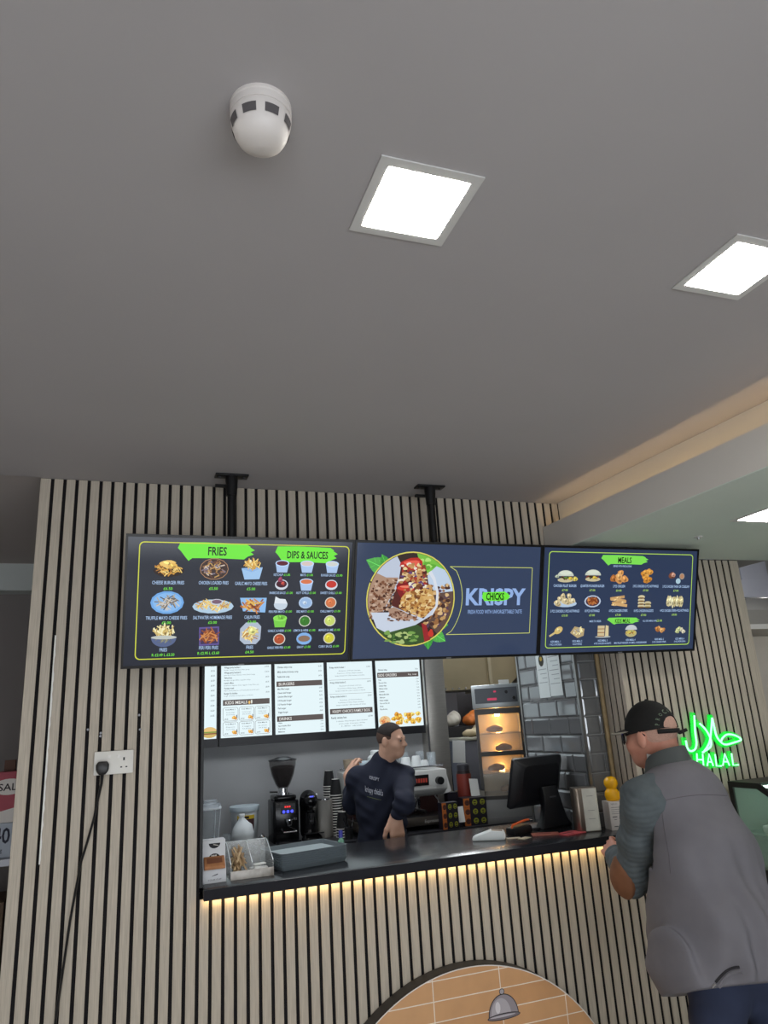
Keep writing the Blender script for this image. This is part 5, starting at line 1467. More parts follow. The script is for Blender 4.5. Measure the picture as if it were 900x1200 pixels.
# ---------------- heated cabinet
t = thing('heated_cabinet', 'upright heated display cabinet glowing warm inside with a digital control panel', 'heated cabinet', (2.72, 5.14, BC), R_(-26))
hx, hy = .175, .21
hs = mat('cabinet_steel', (150, 150, 148), .35, metal=.85)
m = MB().box(-hx, -hx + .014, -hy, hy, .12, .76).box(hx - .014, hx, -hy, hy, .12, .76).box(-hx + .014, hx - .014, hy - .014, hy, .12, .76).box(-hx, hx, -hy, hy, 0, .12)
obj('casing', m, hs, t, smooth=0)
obj('control_head', MB().box(-hx - .01, hx + .01, -hy - .012, hy, .7605, .93), mat('head_steel', (186, 192, 194), .35, metal=.6), t, bevel=.004)
obj('control_panel', MB().box(-hx + .015, hx - .02, -hy - .0145, -hy - .0125, .795, .905), mat('panel_grey', (84, 88, 94), .4), t, smooth=0)
m = MB(); m.box(-.07, .0, -hy - .0160, -hy - .0150, .815, .832); m.box(-.02, .0, -hy - .0160, -hy - .0150, .872, .884)
obj('lit_digits', m, glow((190, 60, 90)), t, smooth=0)
obj('knob', MB().tube([(.128, -hy - .0146, .825), (.128, -hy - .03, .825)], .012, 12).tube([(.075, -hy - .0146, .87), (.075, -hy - .02, .87)], .012, 12), black_plastic, t)
for i, z in enumerate((.135, .29, .43, .57)):
    obj('rack', MB().box(-hx + .015, hx - .015, -hy + .02, hy - .016, z, z + .006), mat('rack_wire', (150, 130, 100), .4, metal=.6), t, smooth=0)
warm = mat('warm_lamp', (255, 240, 200), emit=(255, 200, 120), estr=60)
for i, z in enumerate((.30, .44, .58, .70)):
    obj('lamp', MB().lathe([(0, 0), (.018, 0), (.02, .02), (0, .034)], (.0, .10, z), 12), warm, t)
obj('inner_liner', MB().box(-hx + .015, hx - .015, hy - .0155, hy - .0145, .13, .75), mat('liner', (196, 176, 140), .4, metal=.3), t, smooth=0)
m = MB().box(-hx, -hx + .022, -hy - .018, -hy - .001, .12, .755).box(hx - .022, hx, -hy - .018, -hy - .001, .12, .755).box(-hx + .022, hx - .022, -hy - .018, -hy - .001, .715, .755).box(-hx + .022, hx - .022, -hy - .018, -hy - .001, .12, .145).box(-hx + .022, hx - .022, -hy - .018, -hy - .001, .42, .45)
d_ = obj('door', m, mat('door_frame', (72, 70, 68), .4, metal=.6), t, smooth=0)
obj('pane', MB().box(-hx + .022, hx - .022, -hy - .010, -hy - .006, .45, .715), mat('warm_glass', (250, 240, 224), .05, alpha=.15), d_, smooth=0)
obj('pane', MB().box(-hx + .022, hx - .022, -hy - .010, -hy - .006, .145, .42), mat('warm_glass', (250, 240, 224), .05, alpha=.15), d_, smooth=0)
obj('handle', MB().tube([(hx - .008, -hy - .018, .50), (hx - .008, -hy - .035, .51), (hx - .008, -hy - .035, .60), (hx - .008, -hy - .018, .61)], .005, 8), chrome, d_)
food = mat('fried_food', (196, 130, 60), .6, noise=.3, nscale=50)
for i, (x, z) in enumerate(((-.06, .295), (.04, .435), (-.04, .575), (.05, .141))):
    o = obj('fried_piece', sdf_mesh('fried_piece', [('e', (0, 0, .025), (.045, .035, .028), None, .01), ('e', (.04, .01, .02), (.03, .03, .022), None, .01), ('e', (-.04, .01, .02), (.028, .03, .02), None, .01)], .007, food), loc=(2.72 + x * .8, 5.14, BC + z + .0075))
    setp(o, 'battered chicken piece on the %s rack of the heated cabinet' % ('second', 'third', 'top', 'bottom')[i], 'food', 'chicken in the heated cabinet')
o = obj('price_card', MB().box(-.045, .045, -.001, .001, 0, .035), paper, loc=(2.74, 5.02, BC + .9305), smooth=0)
setp(o, 'small white card on top of the heated cabinet', 'card')
# ---------------- kitchen behind
t = thing('extract_duct', 'galvanised extract duct with a flanged joint under the kitchen ceiling', 'duct', (3.0, 6.1, 1.88))
duct_m = mat('galvanised', (150, 138, 112), .4, metal=.7, noise=.1, nscale=3)
obj('box_section', MB().box(-.42, .12, -.10, .40, 0, .34), duct_m, t, smooth=0)
obj('flange', MB().box(.12, .15, -.125, .42, -.02, .36), mat('flange', (170, 160, 136), .4, metal=.7), t, smooth=0)
obj('elbow', MB().prism([(.15, .34), (.15, 0), (.25, .0), (.34, .03), (.42, .09), (.47, .18), (.48, .34)], -.09, .39, 'y'), duct_m, t, smooth=30)
for i in range(8):
    obj('bolt', MB().tube([(-.38 + i * .065, -.1005, .325), (-.38 + i * .065, -.110, .325)], .009, 6).tube([(-.38 + i * .065, -.1005, .015), (-.38 + i * .065, -.110, .015)], .009, 6), chrome, t)
t = thing('kitchen_oven', 'tall black oven unit in the dim rear kitchen', 'oven', (2.86, 6.15, 0))
obj('casing', MB().box(-.42, .30, -.28, .35, 0, 1.57), mat('oven_black', (30, 29, 30), .45), t, bevel=.004)
obj('door', MB().box(-.38, .10, -.295, -.2805, 1.10, 1.48), mat('oven_door', (22, 22, 24), .25), t, smooth=0)
obj('handle', MB().tube([(-.34, -.30, 1.44), (-.34, -.325, 1.44), (.06, -.325, 1.44), (.06, -.30, 1.44)], .008, 8), dark_steel, t)
obj('vent_pipe', MB().box(-.10, .02, .05, .15, 1.571, 1.87), mat('pipe_pale', (150, 150, 156), .5), t, smooth=0)
bag = mat('orange_bag', (206, 116, 50), .6, noise=.3, nscale=25); bag2 = mat('brown_bag', (128, 86, 52), .6, noise=.4, nscale=25)
for i, (x, w, mt, lab) in enumerate(((2.54, .08, bag2, 'brown bag at the left end on the black oven'), (2.72, .07, mat('pale_bag', (196, 190, 176), .6), 'pale packet in the middle on the black oven'), (2.93, .10, bag, 'orange bag at the right on the black oven'))):
    me = sdf_mesh('food_bag', [('e', (0, 0, .055), (w, .08, .055), None, .02), ('e', (.03, .02, .09), (w * .6, .06, .045), None, .03), ('e', (-.04, 0, .04), (w * .7, .07, .04), None, .02)], .01, mt, post=lambda D, X, Y, Z: np.maximum(D + .004 * np.sin(X * 90) * np.sin(Z * 70 + X * 40), -Z))
    setp(obj('food_bag', me, loc=(x, 5.98, 1.571)), lab, 'bag', 'bags on the oven')
t = thing('grey_crate', 'grey lidded crate in front of the oven', 'crate', (2.72, 5.62, 0))
obj('tub', MB().prism([(-.15, .90), (.15, .90), (.16, 1.46), (-.16, 1.46)], -.12, .12, 'y'), mat('crate_grey', (104, 104, 110), .5), t, bevel=.008)
obj('lid', MB().box(-.17, .17, -.13, .13, 1.4605, 1.485), mat('crate_lid', (170, 166, 150), .5), t, bevel=.005)
obj('trolley', MB().box(-.18, .18, -.16, .16, .86, .8995).box(-.17, -.14, -.15, -.12, 0, .86).box(.14, .17, -.15, -.12, 0, .86).box(-.17, -.14, .12, .15, 0, .86).box(.14, .17, .12, .15, 0, .86), dark_steel, t, smooth=0)
me = sdf_mesh('crumpled_bag', [('e', (0, 0, .03), (.12, .09, .035), None, .02), ('e', (.06, .02, .06), (.07, .06, .05), None, .03)], .01, mat('crumpled_paper', (176, 160, 128), .7, noise=.2, nscale=20), post=lambda D, X, Y, Z: np.maximum(D + .006 * np.sin(X * 70) * np.sin(Y * 60 + Z * 50), -Z))
setp(obj('crumpled_bag', me, loc=(2.76, 5.62, 1.4855)), 'crumpled tan paper bag on the grey crate lid', 'bag')
o = obj('notice_sheet', MB().box(-.055, .055, -.0012, 0, 0, .17), paper, loc=(2.52, 5.484, 1.30), smooth=0)
o.rotation_euler = (0, R_(4), 0); setp(o, 'white notice sheet in front of the grey crate', 'paper')
obj('notice_backing', MB().box(-.05, .05, .0003, .012, .0, .17), mat('crate_grey', (104, 104, 110), .5), o, smooth=0)

# notices on the glossy tiles
for i, (y0, y1, z0, z1, lab) in enumerate(((3.80, 3.92, 1.73, 1.995, 'white notice sheet with a small dark picture taped to the glossy tiles'), (3.665, 3.795, 1.735, 1.99, 'plain white notice sheet taped to the glossy tiles nearest the hatch'))):
    t = thing('wall_notice', lab, 'notice', (PX - .0055, 0, 0))
    obj('sheet', MB().box(-.0012, 0, y0, y1, z0, z1), mat('notice_paper', (214, 222, 222), .5), t, smooth=0)
    m = MB(); yc = (y0 + y1) / 2
    if i == 0:
        m.use(ink((46, 48, 40))); m.add([(-.0018, yc + .03 * math.cos(a), z1 - .045 + .036 * math.sin(a)) for a in np.linspace(0, 6.28, 12)[:-1]], [tuple(range(11))])
        m.use(ink((176, 150, 60))); m.add([(-.0022, yc + .014 * math.cos(a), z1 - .035 + .014 * math.sin(a)) for a in np.linspace(0, 6.28, 10)[:-1]], [tuple(range(9))])
    m.use(ink((150, 160, 164)))
    for k in range(7 if i else 4):
        z = z1 - (.10 if i == 0 else .03) - k * .026
        m.add([(-.0018, y0 + .014, z), (-.0018, y1 - .014 - (k % 3) * .02, z), (-.0018, y1 - .014 - (k % 3) * .02, z + .004), (-.0018, y0 + .014, z + .004)], [(0, 1, 2, 3)])
    obj('print', m, None, t, smooth=0, recalc=False)

# ============================================================ RIGHT: DISPLAY CASE AND FAR ROOM
t = thing('display_case', 'glass-fronted refrigerated display case with a black frame at the right edge', 'display case', (3.05, 2.62, 0))
L_ = 1.25; cb_ = black_plastic
obj('cabinet', MB().box(.0, L_, .02, .62, 0.02, .80), mat('case_black', (24, 26, 28), .35), t, bevel=.004)
prof = [(.02, .80), (.62, .80), (.62, 1.235), (.42, 1.235), (.10, 1.06), (.02, .90)]
for x in (.0, L_ - .014):
    a = prof; b = [(.05, .825), (.592, .825), (.592, 1.207), (.43, 1.207), (.12, 1.04), (.05, .90)]
    m = MB(); n = 6
    vs = [(x, p_[0], p_[1]) for p_ in a] + [(x, p_[0], p_[1]) for p_ in b] + [(x + .014, p_[0], p_[1]) for p_ in a] + [(x + .014, p_[0], p_[1]) for p_ in b]
    fs = []
    for i in range(n):
        j = (i + 1) % n
        fs += [(i, j, n + j, n + i), (2 * n + j, 2 * n + i, 3 * n + i, 3 * n + j), (i, 2 * n + i, 2 * n + j, j), (n + i, n + j, 3 * n + j, 3 * n + i)]
    m.add(vs, fs); f_ = obj('end_frame', m, cb_, t, smooth=0)
    obj('end_pane', MB().prism(b, x + .005, x + .009, 'x'), mat('case_glass', (170, 206, 186), .03, alpha=.22), f_, smooth=0)
obj('front_pane', MB().add([(.014, .10, 1.06), (L_ - .014, .10, 1.06), (L_ - .014, .42, 1.235), (.014, .42, 1.235)], [(0, 1, 2, 3)]).add([(.014, .02, .90), (L_ - .014, .02, .90), (L_ - .014, .10, 1.06), (.014, .10, 1.06)], [(0, 1, 2, 3)]), mat('case_glass', (170, 206, 186), .03, alpha=.22), t, smooth=0)
obj('top_board', MB().box(.014, L_ - .014, .42, .62, 1.222, 1.235), cb_, t, smooth=0)
obj('light_tube', MB().box(.03, L_ - .03, .44, .47, 1.205, 1.218), mat('case_tube', (240, 255, 250), emit=(210, 245, 230), estr=4), t, smooth=0)
obj('shelf', MB().box(.02, L_ - .02, .16, .60, .98, .988), mat('case_shelf', (150, 176, 164), .1, alpha=.5), t, smooth=0)
obj('rear_liner', MB().box(.02, L_ - .02, .600, .608, .805, 1.205), mat('case_liner', (120, 136, 126), .4), t, smooth=0)
for i in range(4):
    o = thing('food_tray', 'white food tray on the shelf of the display case, number %s from the wall end' % ('one', 'two', 'three', 'four')[i], 'tray', (3.05 + .16 + i * .25, 2.62 + .38, .9885), group='trays in the display case')
    obj('dish', MB().prism(rrect(-.09, .09, -.14, .14, .02, 3), 0, .03, 'z'), mat('dish_white', (214, 220, 216), .4), o, bevel=.004)
    obj('salad', sdf_mesh('salad', [('e', (.0, .0, .03), (.075, .12, .03), None, .01)], .01, mat('salad_green', (110, 140, 80), .6, noise=.4, nscale=40), post=lambda D, X, Y, Z: np.maximum(D + .006 * np.sin(X * 130) * np.sin(Y * 110), .0305 - Z)), parent=o)
pl = thing('tall_bag', 'yellow-green packet standing on the display case at the right edge', 'packet', (3.36, 3.12, 1.2355))
obj('packet', MB().prism([(-.05, 0), (.05, 0), (.046, .10), (.05, .16), (-.05, .16), (-.046, .10)], -.02, .02, 'y'), mat('packet_green', (150, 190, 60), .4), pl, bevel=.004)

# far right room: duct boxes, speaker box, strip lights
t = thing('white_wall_box', 'white box fitting high on the wall of the room beyond', 'wall box', (7.03, 6.549, 2.965))
obj('body', MB().box(-.16, .15, -.14, 0, 0, .125), mat('fitting_white', (226, 224, 220), .5), t, bevel=.006)
obj('bracket', MB().lathe([(0, .1255), (.05, .1255), (.035, .155), (0, .16)], (.05, -.06, 0), 14), black_plastic, t)
t = thing('ventilation_duct', 'grey sheet metal duct across the wall of the room beyond', 'duct', (7.0, 6.2, 2.76))
gd = mat('duct_grey', (190, 190, 200), .5)
obj('run', MB().box(-1.6, 1.15, 0, .34, 0, .20), gd, t, smooth=0)
obj('drop', MB().box(-.42, -.02, .0, .34, .2005, .74), gd, t, smooth=0)
obj('seam', MB().box(.10, .12, -.012, .34, -.004, .204), mat('duct_seam', (110, 110, 118), .5), t, smooth=0)
t = thing('extract_canopy', 'long grey metal canopy with strip lights in the room beyond', 'canopy', (7.0, 5.9, 2.35))
obj('hood', MB().prism([(-.25, .0), (.60, .0), (.60, .36), (.1, .36), (-.25, .18)], -1.6, 1.15, 'x'), mat('hood_grey', (150, 146, 138), .4, metal=.4), t, smooth=0)
obj('lip', MB().box(-1.6, 1.15, -.262, -.2505, -.02, .03), mat('hood_lip', (196, 192, 184), .4), t, smooth=0)
for z, nm in ((2.70, 'upper'), (2.30, 'lower')):
    o = thing('strip_light', '%s white strip light in the room beyond on the right' % nm, 'strip light', (7.1, 5.62 if nm == 'lower' else 6.18, z - .0), group='strip lights beyond')
    obj('tube', MB().box(-.24 if nm == 'upper' else -.1, .6, -.02, .02, .0, .028), mat('strip_glow', (255, 255, 255), emit=(255, 252, 240), estr=40), o, smooth=0)
    obj('batten', MB().box(-.26 if nm == 'upper' else -.12, .62, -.024, .024, .0285, .045), mat('fitting_white', (226, 224, 220), .5), o, smooth=0)

# ============================================================ LEFT: SHELF OF BOXES IN THE BACK ROOM
t = thing('storage_shelf', 'metal storage shelf with boxes in the back room on the left', 'shelf', (-.86, 4.30, 0))
for z in (.55, 1.10):
    obj('shelf_board', MB().box(-.40, .50, -.20, .20, z, z + .03), mat('shelf_steel', (150, 150, 156), .4, metal=.4), t, smooth=0)
for x in (-.40, .48):
    for y in (-.20, .18):
        obj('upright', MB().box(x, x + .02, y, y + .02, 0, 1.0995 if x else 1.0995), dark_steel, t, smooth=0)
t = thing('product_box', 'red and white cardboard box with big letters in the back room', 'box', (-.525, 4.28, 1.2855))
obj('carton', MB().prism([(-.10, 0), (.10, 0), (.10, .20), (.07, .235), (-.07, .235), (-.10, .20)], -.10, .10, 'y'), mat('red_card', (166, 70, 84), .6), t, smooth=0)
m = MB(); m.use(ink((222, 216, 210))); m.poly([(x, -.1012, z) for x, z in ellp(-.01, .165, .075, .038)]); m.poly([(-.1, -.1012, .0), (.1, -.1012, .0), (.1, -.1012, .06), (.06, -.1012, .075), (-.1, -.1012, .04)])
m.use(ink((40, 30, 34))); put_text(m, 'SALT', .0, .165, .034, .115, -.1020, .01)
obj('print', m, None, t, smooth=0, recalc=False)
obj('flap', MB().box(-.05, .0, -.02, .02, .2355, .29), mat('brown_flap', (90, 62, 50), .7), t, smooth=0)
t = thing('numbered_box', 'white box printed 40 under the red box in the back room', 'box', (-.61, 4.28, 1.1305))
obj('carton', MB().box(-.13, .20, -.12, .12, 0, .154), mat('blue_white_card', (176, 184, 196), .6), t, smooth=0)
m = MB(); put_text(m, '40', .062, .10, .07, .075, -.1212, .02); put_text(m, 'x 1kg', .04, .035, .02, .06, -.1212, .0)
obj('print', m, ink((44, 44, 60)), t, smooth=0)
t = thing('brown_crate', 'brown cardboard box on the lower shelf of the back room', 'box', (-.64, 4.28, .5805))
obj('carton', MB().box(-.14, .13, -.15, .15, 0, .36), mat('crate_brown', (96, 76, 58), .7, noise=.1, nscale=12), t, smooth=0)
obj('tape', MB().box(-.025, .025, -.1512, -.15, .0, .36), mat('tape_tan', (140, 116, 80), .4), t, smooth=0)
# ============================================================ PEOPLE
def V3(*a): return np.array(a, float)
def local(origin, f, up=(0, 0, 1)):
    B = basis(f, up)
    O = Vector(origin)
    return lambda x, y, z: tuple(O + B @ Vector((x, y, z))), np.array(B)   # x: right, y: forward, z: up

def head_prims(o, f, up=(0, 0, 1), s=1.0, nose=1.0):
    """skull, face, jaw, nose, ears, brow around head centre o, facing f"""
    T, B = local(o, f, up)
    E = lambda x, y, z, a, b, c, k=.02: ('e', T(x * s, y * s, z * s), (a * s, b * s, c * s), B, k * s)
    return [E(0, -.012, .030, .076, .095, .088), E(0, .020, -.030, .062, .072, .080, .03), E(0, .048, -.078, .040, .040, .034, .03),
            E(.035, .055, -.030, .030, .032, .030, .02), E(-.035, .055, -.030, .030, .032, .030, .02),
            E(0, .078, .018, .052, .016, .014, .02),
            ('c', T(0, .088 * s, .010 * s), T(0, .108 * s * (1 + .06 * (nose - 1)), -.024 * s), .008 * s, .0125 * s, .012 * s),
            E(.013, .094, -.028, .009, .011, .008, .008), E(-.013, .094, -.028, .009, .011, .008, .008),
            ('e', T(.031 * s, .092 * s, .002 * s), (.014 * s, .012 * s, .009 * s), B, .008 * s, 'sub'), ('e', T(-.031 * s, .092 * s, .002 * s), (.014 * s, .012 * s, .009 * s), B, .008 * s, 'sub'),
            E(0, .086, -.058, .023, .010, .006, .006), E(0, .083, -.067, .019, .010, .006, .005),
            E(.080, -.014, -.006, .011, .021, .034, .005), E(-.080, -.014, -.006, .011, .021, .034, .005)]

def hand_prims(w, d, up, curl=.5, s=1.0, side=1):
    """w wrist, d pointing direction, up = back of hand, side: +1 thumb towards (d x up)"""
    d = Vector(d).normalized(); up = Vector(up); up = (up - d * up.dot(d)).normalized(); r = d.cross(up) * side
    W = Vector(w); pr = []
    P_ = lambda a, b, c: W + d * a * s + r * b * s + up * c * s
    pr.append(('c', tuple(W), tuple(P_(.03, 0, 0)), .026 * s, .027 * s, .02))
    for b in (-.030, -.010, .010, .030):
        pr.append(('c', tuple(P_(.015, b * .7, 0)), tuple(P_(.085, b, .002)), .016 * s, .0125 * s, .014))
    for b, L in ((-.031, .062), (-.010, .075), (.011, .080), (.031, .072)):
        a = P_(.085, b, .002); ang = -curl * .5; q = a; rad = .0086
        for k, fr in enumerate((.42, .32, .26)):
            v = (d * math.cos(ang) + up * math.sin(ang) + r * b * 3.2).normalized()
            e = q + v * (L * fr * s)
            pr.append(('c', tuple(q), tuple(e), rad * s, rad * .9 * s, .003)); q = e; rad *= .92; ang -= curl * .75
    a = P_(.02, .026, -.004); b = P_(.055, .052, -.012); c = P_(.082, .060, -.02); e = P_(.105, .058, -.03)
    pr += [('c', tuple(a), tuple(b), .016 * s, .0125 * s, .012), ('c', tuple(b), tuple(c), .012 * s, .0108 * s, .004), ('c', tuple(c), tuple(e), .0108 * s, .009 * s, .004)]
    return pr

skin_a = mat('skin_fair', (204, 148, 128), .5, noise=.07, nscale=18, rgb2=(190, 128, 108))
skin_b = mat('skin_medium', (204, 160, 136), .5, noise=.06, nscale=18)

# ---------------------------------------------------------------- customer
H = Vector((2.105, 2.62, 1.522)); HF = Vector((-.27, .96, -.03))
S_ = Vector((2.115, 2.475, 1.315))
SL, SR = Vector((1.935, 2.50, 1.285)), Vector((2.205, 2.48, 1.275))
EL, WL = Vector((1.952, 2.675, .990)), Vector((2.080, 2.945, 1.015))
ER, WR = Vector((2.27, 2.68, 1.00)), Vector((2.29, 2.95, 1.03))
HIP = Vector((2.07, 2.30, .86))
HL, HR = Vector((1.98, 2.30, .82)), Vector((2.17, 2.28, .82))
KL, KR = Vector((1.965, 2.36, .46)), Vector((2.19, 2.32, .46))
AL, AR = Vector((1.96, 2.24, .10)), Vector((2.20, 2.20, .10))
c = lambda a, b, ra, rb, k=.03: ('c', tuple(a), tuple(b), ra, rb, k)
e = lambda p, r, k=.04, B=None: ('e', tuple(p), r, B, k)
cust = thing('person', 'older man in a black cap and grey body warmer leaning on the counter', 'person', (2.07, 2.30, 0))
def under(o, root):
    o.parent = root
    o.matrix_parent_inverse = Matrix.Translation(root.location).inverted()
    return o
body = head_prims(H, HF, (0.0, .02, 1), 1.10)
body += [c(H + Vector((.025, -.045, -.06)), S_ + Vector((.0, .03, .0)), .058, .055), c(S_ + Vector((0, .03, -.09)), HIP, .09, .12, .05), c(SL + Vector((.04, .03, -.02)), SR + Vector((-.04, .03, -.02)), .05, .05, .05), c(SL, EL, .055, .045), c(EL, WL, .044, .030), c(SR, ER, .055, .045), c(ER, WR, .044, .030)]
body += hand_prims(WL, Vector((.07, .30, .10)), (-.75, .2, .6), .6, 1.02, side=1)
body += hand_prims(WR, (-.3, 1, .1), (.3, 0, 1), .6, 1.0, side=-1)
body += [c(HL, KL, .085, .06), c(KL, AL, .058, .042), c(HR, KR, .085, .06), c(KR, AR, .058, .042), c(AL, AL + Vector((-.02, .16, -.055)), .045, .038), c(AR, AR + Vector((.02, .16, -.055)), .045, .038)]
under(obj('body', sdf_mesh('body', body, .005, skin_a, post=lambda D, X, Y, Z: np.maximum(D, .004 - Z))), cust)
# jacket sleeves (quilted grey-green), brown elbow patches
sleeve_m = mat('quilted_sleeve', (84, 92, 96), .85, noise=.12, nscale=30, bump=.2)
def quilt(D, X, Y, Z):
    return D + .0014 * np.sin((X * .5 + Y * .45 - Z * .75) * 290) + .006 * np.sin(Z * 42 + X * 30 + Y * 18) * np.sin(Y * 30 - Z * 16)
sl = [c(S_ + Vector((-.08, .0, .0)), SL, .085, .092, .04), c(SL, SL * .5 + EL * .5, .088, .076), c(SL * .5 + EL * .5, EL, .074, .070), c(EL, EL * .35 + WL * .65, .070, .055), c(EL * .35 + WL * .65, WL + (WL - EL) * .01, .055, .046)]
under(obj('jacket_sleeve', sdf_mesh('jacket_sleeve', sl, .005, sleeve_m, post=quilt)), cust)
srr = [c(S_ + Vector((.06, .02, 0)), SR, .07, .070, .04), c(SR, ER, .070, .060), c(ER, WR - (WR - ER) * .04, .062, .046)]
under(obj('jacket_sleeve', sdf_mesh('jacket_sleeve', srr, .007, sleeve_m, post=quilt)), cust)
# elbow patch: shell on the outer rear of the left elbow
pc = EL + Vector((-.055, -.010, .0))
def patch(D, X, Y, Z):
    d2 = np.sqrt(((X - pc.x) / .060) ** 2 + ((Y - pc.y - .02) / .078) ** 2 + ((Z - pc.z) / .082) ** 2) - 1
    return np.maximum(D, d2 * .07)
sl2 = [c(EL * .75 + SL * .25, EL, .083, .081), c(EL, EL * .6 + WL * .4, .081, .072)]
under(obj('elbow_patch', sdf_mesh('elbow_patch', sl2, .005, mat('suede_patch', (122, 80, 54), .8, noise=.12, nscale=20), post=patch)), cust)
# body warmer
vest_m = mat('body_warmer', (106, 104, 110), .75, noise=.05, nscale=12)
BF = Vector((-.08, .99, 0)).normalized(); BRt = Vector((.99, .08, 0))
mid = (S_ + HIP) / 2
hem = Vector((2.045, 2.30, .685))
Bt = np.array(basis(BF, (S_ - HIP).normalized()))
vest = [e(S_ + Vector((-.01, .01, -.07)), (.195, .150, .19), .05, Bt), e(mid + Vector((0, .02, -.02)), (.210, .185, .22), .06, Bt), e(HIP + BF * .07 + Vector((-.005, 0, .0)), (.228, .250, .21), .07, Bt),
        e(hem + BF * .07 + Vector((-.01, 0, .04)), (.235, .235, .17), .06, Bt), c(SL + Vector((.06, -.005, .015)), SR + Vector((-.05, -.005, .015)), .082, .082, .05), c(S_ + Vector((0, .0, .01)), S_ + Vector((.01, .03, .035)), .095, .075, .05)]
def vest_post(D, X, Y, Z):
    # long drapes running down the back, deeper to the hem
    q = (X - 2.07) * BRt.x + (Y - 2.3) * BRt.y
    g = np.clip((1.22 - Z) / .35, 0, 1) * np.clip((Z - .6) / .2, .35, 1)
    D = D + g * (.011 * np.sin(q * 52 + (Z - 1) * 6.5) + .006 * np.sin(q * 93 - (Z - 1) * 9 + 1.3)) + .003 * np.sin(Z * 55 + q * 20) * np.clip((1.0 - Z) / .2, 0, 1)
    ln = (S_ - HIP).normalized()
    hp = (hem.x - X) * ln.x + (hem.y - Y) * ln.y + (hem.z + .005 - Z) * ln.z
    # arm holes: cut vertical slits at both shoulders
    dl = np.sqrt((X - SL.x + .035) ** 2 + (Y - SL.y - .01) ** 2) - .062
    return np.maximum(np.maximum(D, hp), -np.maximum(dl, .98 - Z + .08) - 0.0 * D)
under(obj('body_warmer', sdf_mesh('body_warmer', vest, .006, vest_m, post=vest_post)), cust)
# yoke seam across the back of the body warmer
vb = bvh_of(bpy.data.objects['body_warmer'].data)
def on_back(pts, mt, name, r=.0022, d=(.45, .89, -.05)):
    out = []
    D_ = Vector(d).normalized()
    for p_ in pts:
        h_ = vb.ray_cast(Vector(p_) - D_ * .6, D_)
        if h_[0] is not None: out.append(h_[0] - D_ * .0004)
    if len(out) > 1: under(obj(name, MB().tube(out, r, 6), mt), cust)
seam_m = mat('seam_dark', (88, 83, 88), .8)
on_back([(1.93 + i * .019, 2.40, 1.298 + .012 * math.sin(i * .22)) for i in range(17)], seam_m, 'yoke_seam', .0014)
on_back([(1.93 - .002 * i, 2.40, 1.298 - i * .02) for i in range(13)], seam_m, 'armhole_seam', .0016)
on_back([(1.88 + i * .022, 2.3, .672) for i in range(16)], seam_m, 'hem_seam', .0014)
# pocket flap with a shadowed opening, zip pull
pk_pts = [(1.82 + .09 * (i / 8), 2.1, .765 + .045 * math.sin(i / 8 * 1.5)) for i in range(9)]
on_back(pk_pts, mat('pocket_dark', (40, 38, 42), .9), 'pocket_opening', .0042)
on_back([(a_ + .006, b_, c_ - .012) for a_, b_, c_ in pk_pts], vest_m, 'pocket_flap', .007)
on_back([(1.805, 2.1, .752), (1.818, 2.1, .762)], chrome, 'zip_pull', .004)
# collar
col_m = mat('collar_cloth', (74, 78, 78), .8)
NB = S_ * .42 + H * .58 + Vector((-.012, -.020, .006))
m = MB(); n = 40; T_, B_ = local(NB, (HF.x, HF.y, 0))
rows_ = [(-.13, 1.62), (-.085, 1.44), (-.050, 1.28), (-.01, 1.08), (.030, .96), (.034, .91), (.0, .97), (-.05, 1.13)]
vs = []
for z, k in rows_:
    for i in range(n):
        a = R_(112 + 316 * i / (n - 1))
        tip = abs(i - (n - 1) / 2) / ((n - 1) / 2)
        vs.append(T_(.083 * k * math.cos(a), .088 * k * math.sin(a), z - .075 * tip ** 2 + .012))
m.add(vs, [(k * n + i, k * n + i + 1, (k + 1) * n + i + 1, (k + 1) * n + i) for k in range(len(rows_) - 1) for i in range(n - 1)])
under(obj('jacket_collar', m, col_m, smooth=50), cust)
m = MB(); vs = []
for z, k in ((-.075, .93), (.020, .84), (.020, .80), (-.075, .89)):
    for i in range(n):
        a = R_(86 + 368 * i / (n - 1)); vs.append(T_(.083 * k * math.cos(a), .088 * k * math.sin(a), z - .004))
m.add(vs, [(k * n + i, k * n + i + 1, (k + 1) * n + i + 1, (k + 1) * n + i) for k in range(3) for i in range(n - 1)])
under(obj('shirt_collar', m, mat('white_shirt', (206, 204, 204), .8), smooth=50), cust)
# trousers and shoes
tr_m = mat('navy_trousers', (38, 46, 70), .85)
tr = [e(HIP + Vector((0, .03, -.06)), (.15, .13, .16), .05), c(HL, KL, .108, .085, .05), c(KL, AL, .082, .075), c(HR, KR, .108, .085, .05), c(KR, AR, .082, .075)]
under(obj('trousers', sdf_mesh('trousers', tr, .008, tr_m, post=lambda D, X, Y, Z: np.maximum(D + .003 * np.sin(Z * 60 + X * 30), .06 - Z))), cust)
shoe_m = mat('dark_shoe', (34, 32, 34), .5)
for A in (AL, AR):
    under(obj('shoe', sdf_mesh('shoe', [c(A + Vector((0, -.03, -.05)), A + Vector((-.01, .17, -.062)), .052, .044, .03), c(A + Vector((0, 0, -.04)), A + Vector((0, 0, 0.0)), .05, .048, .03)], .007, shoe_m, post=lambda D, X, Y, Z: np.maximum(D, .001 - Z))), cust)
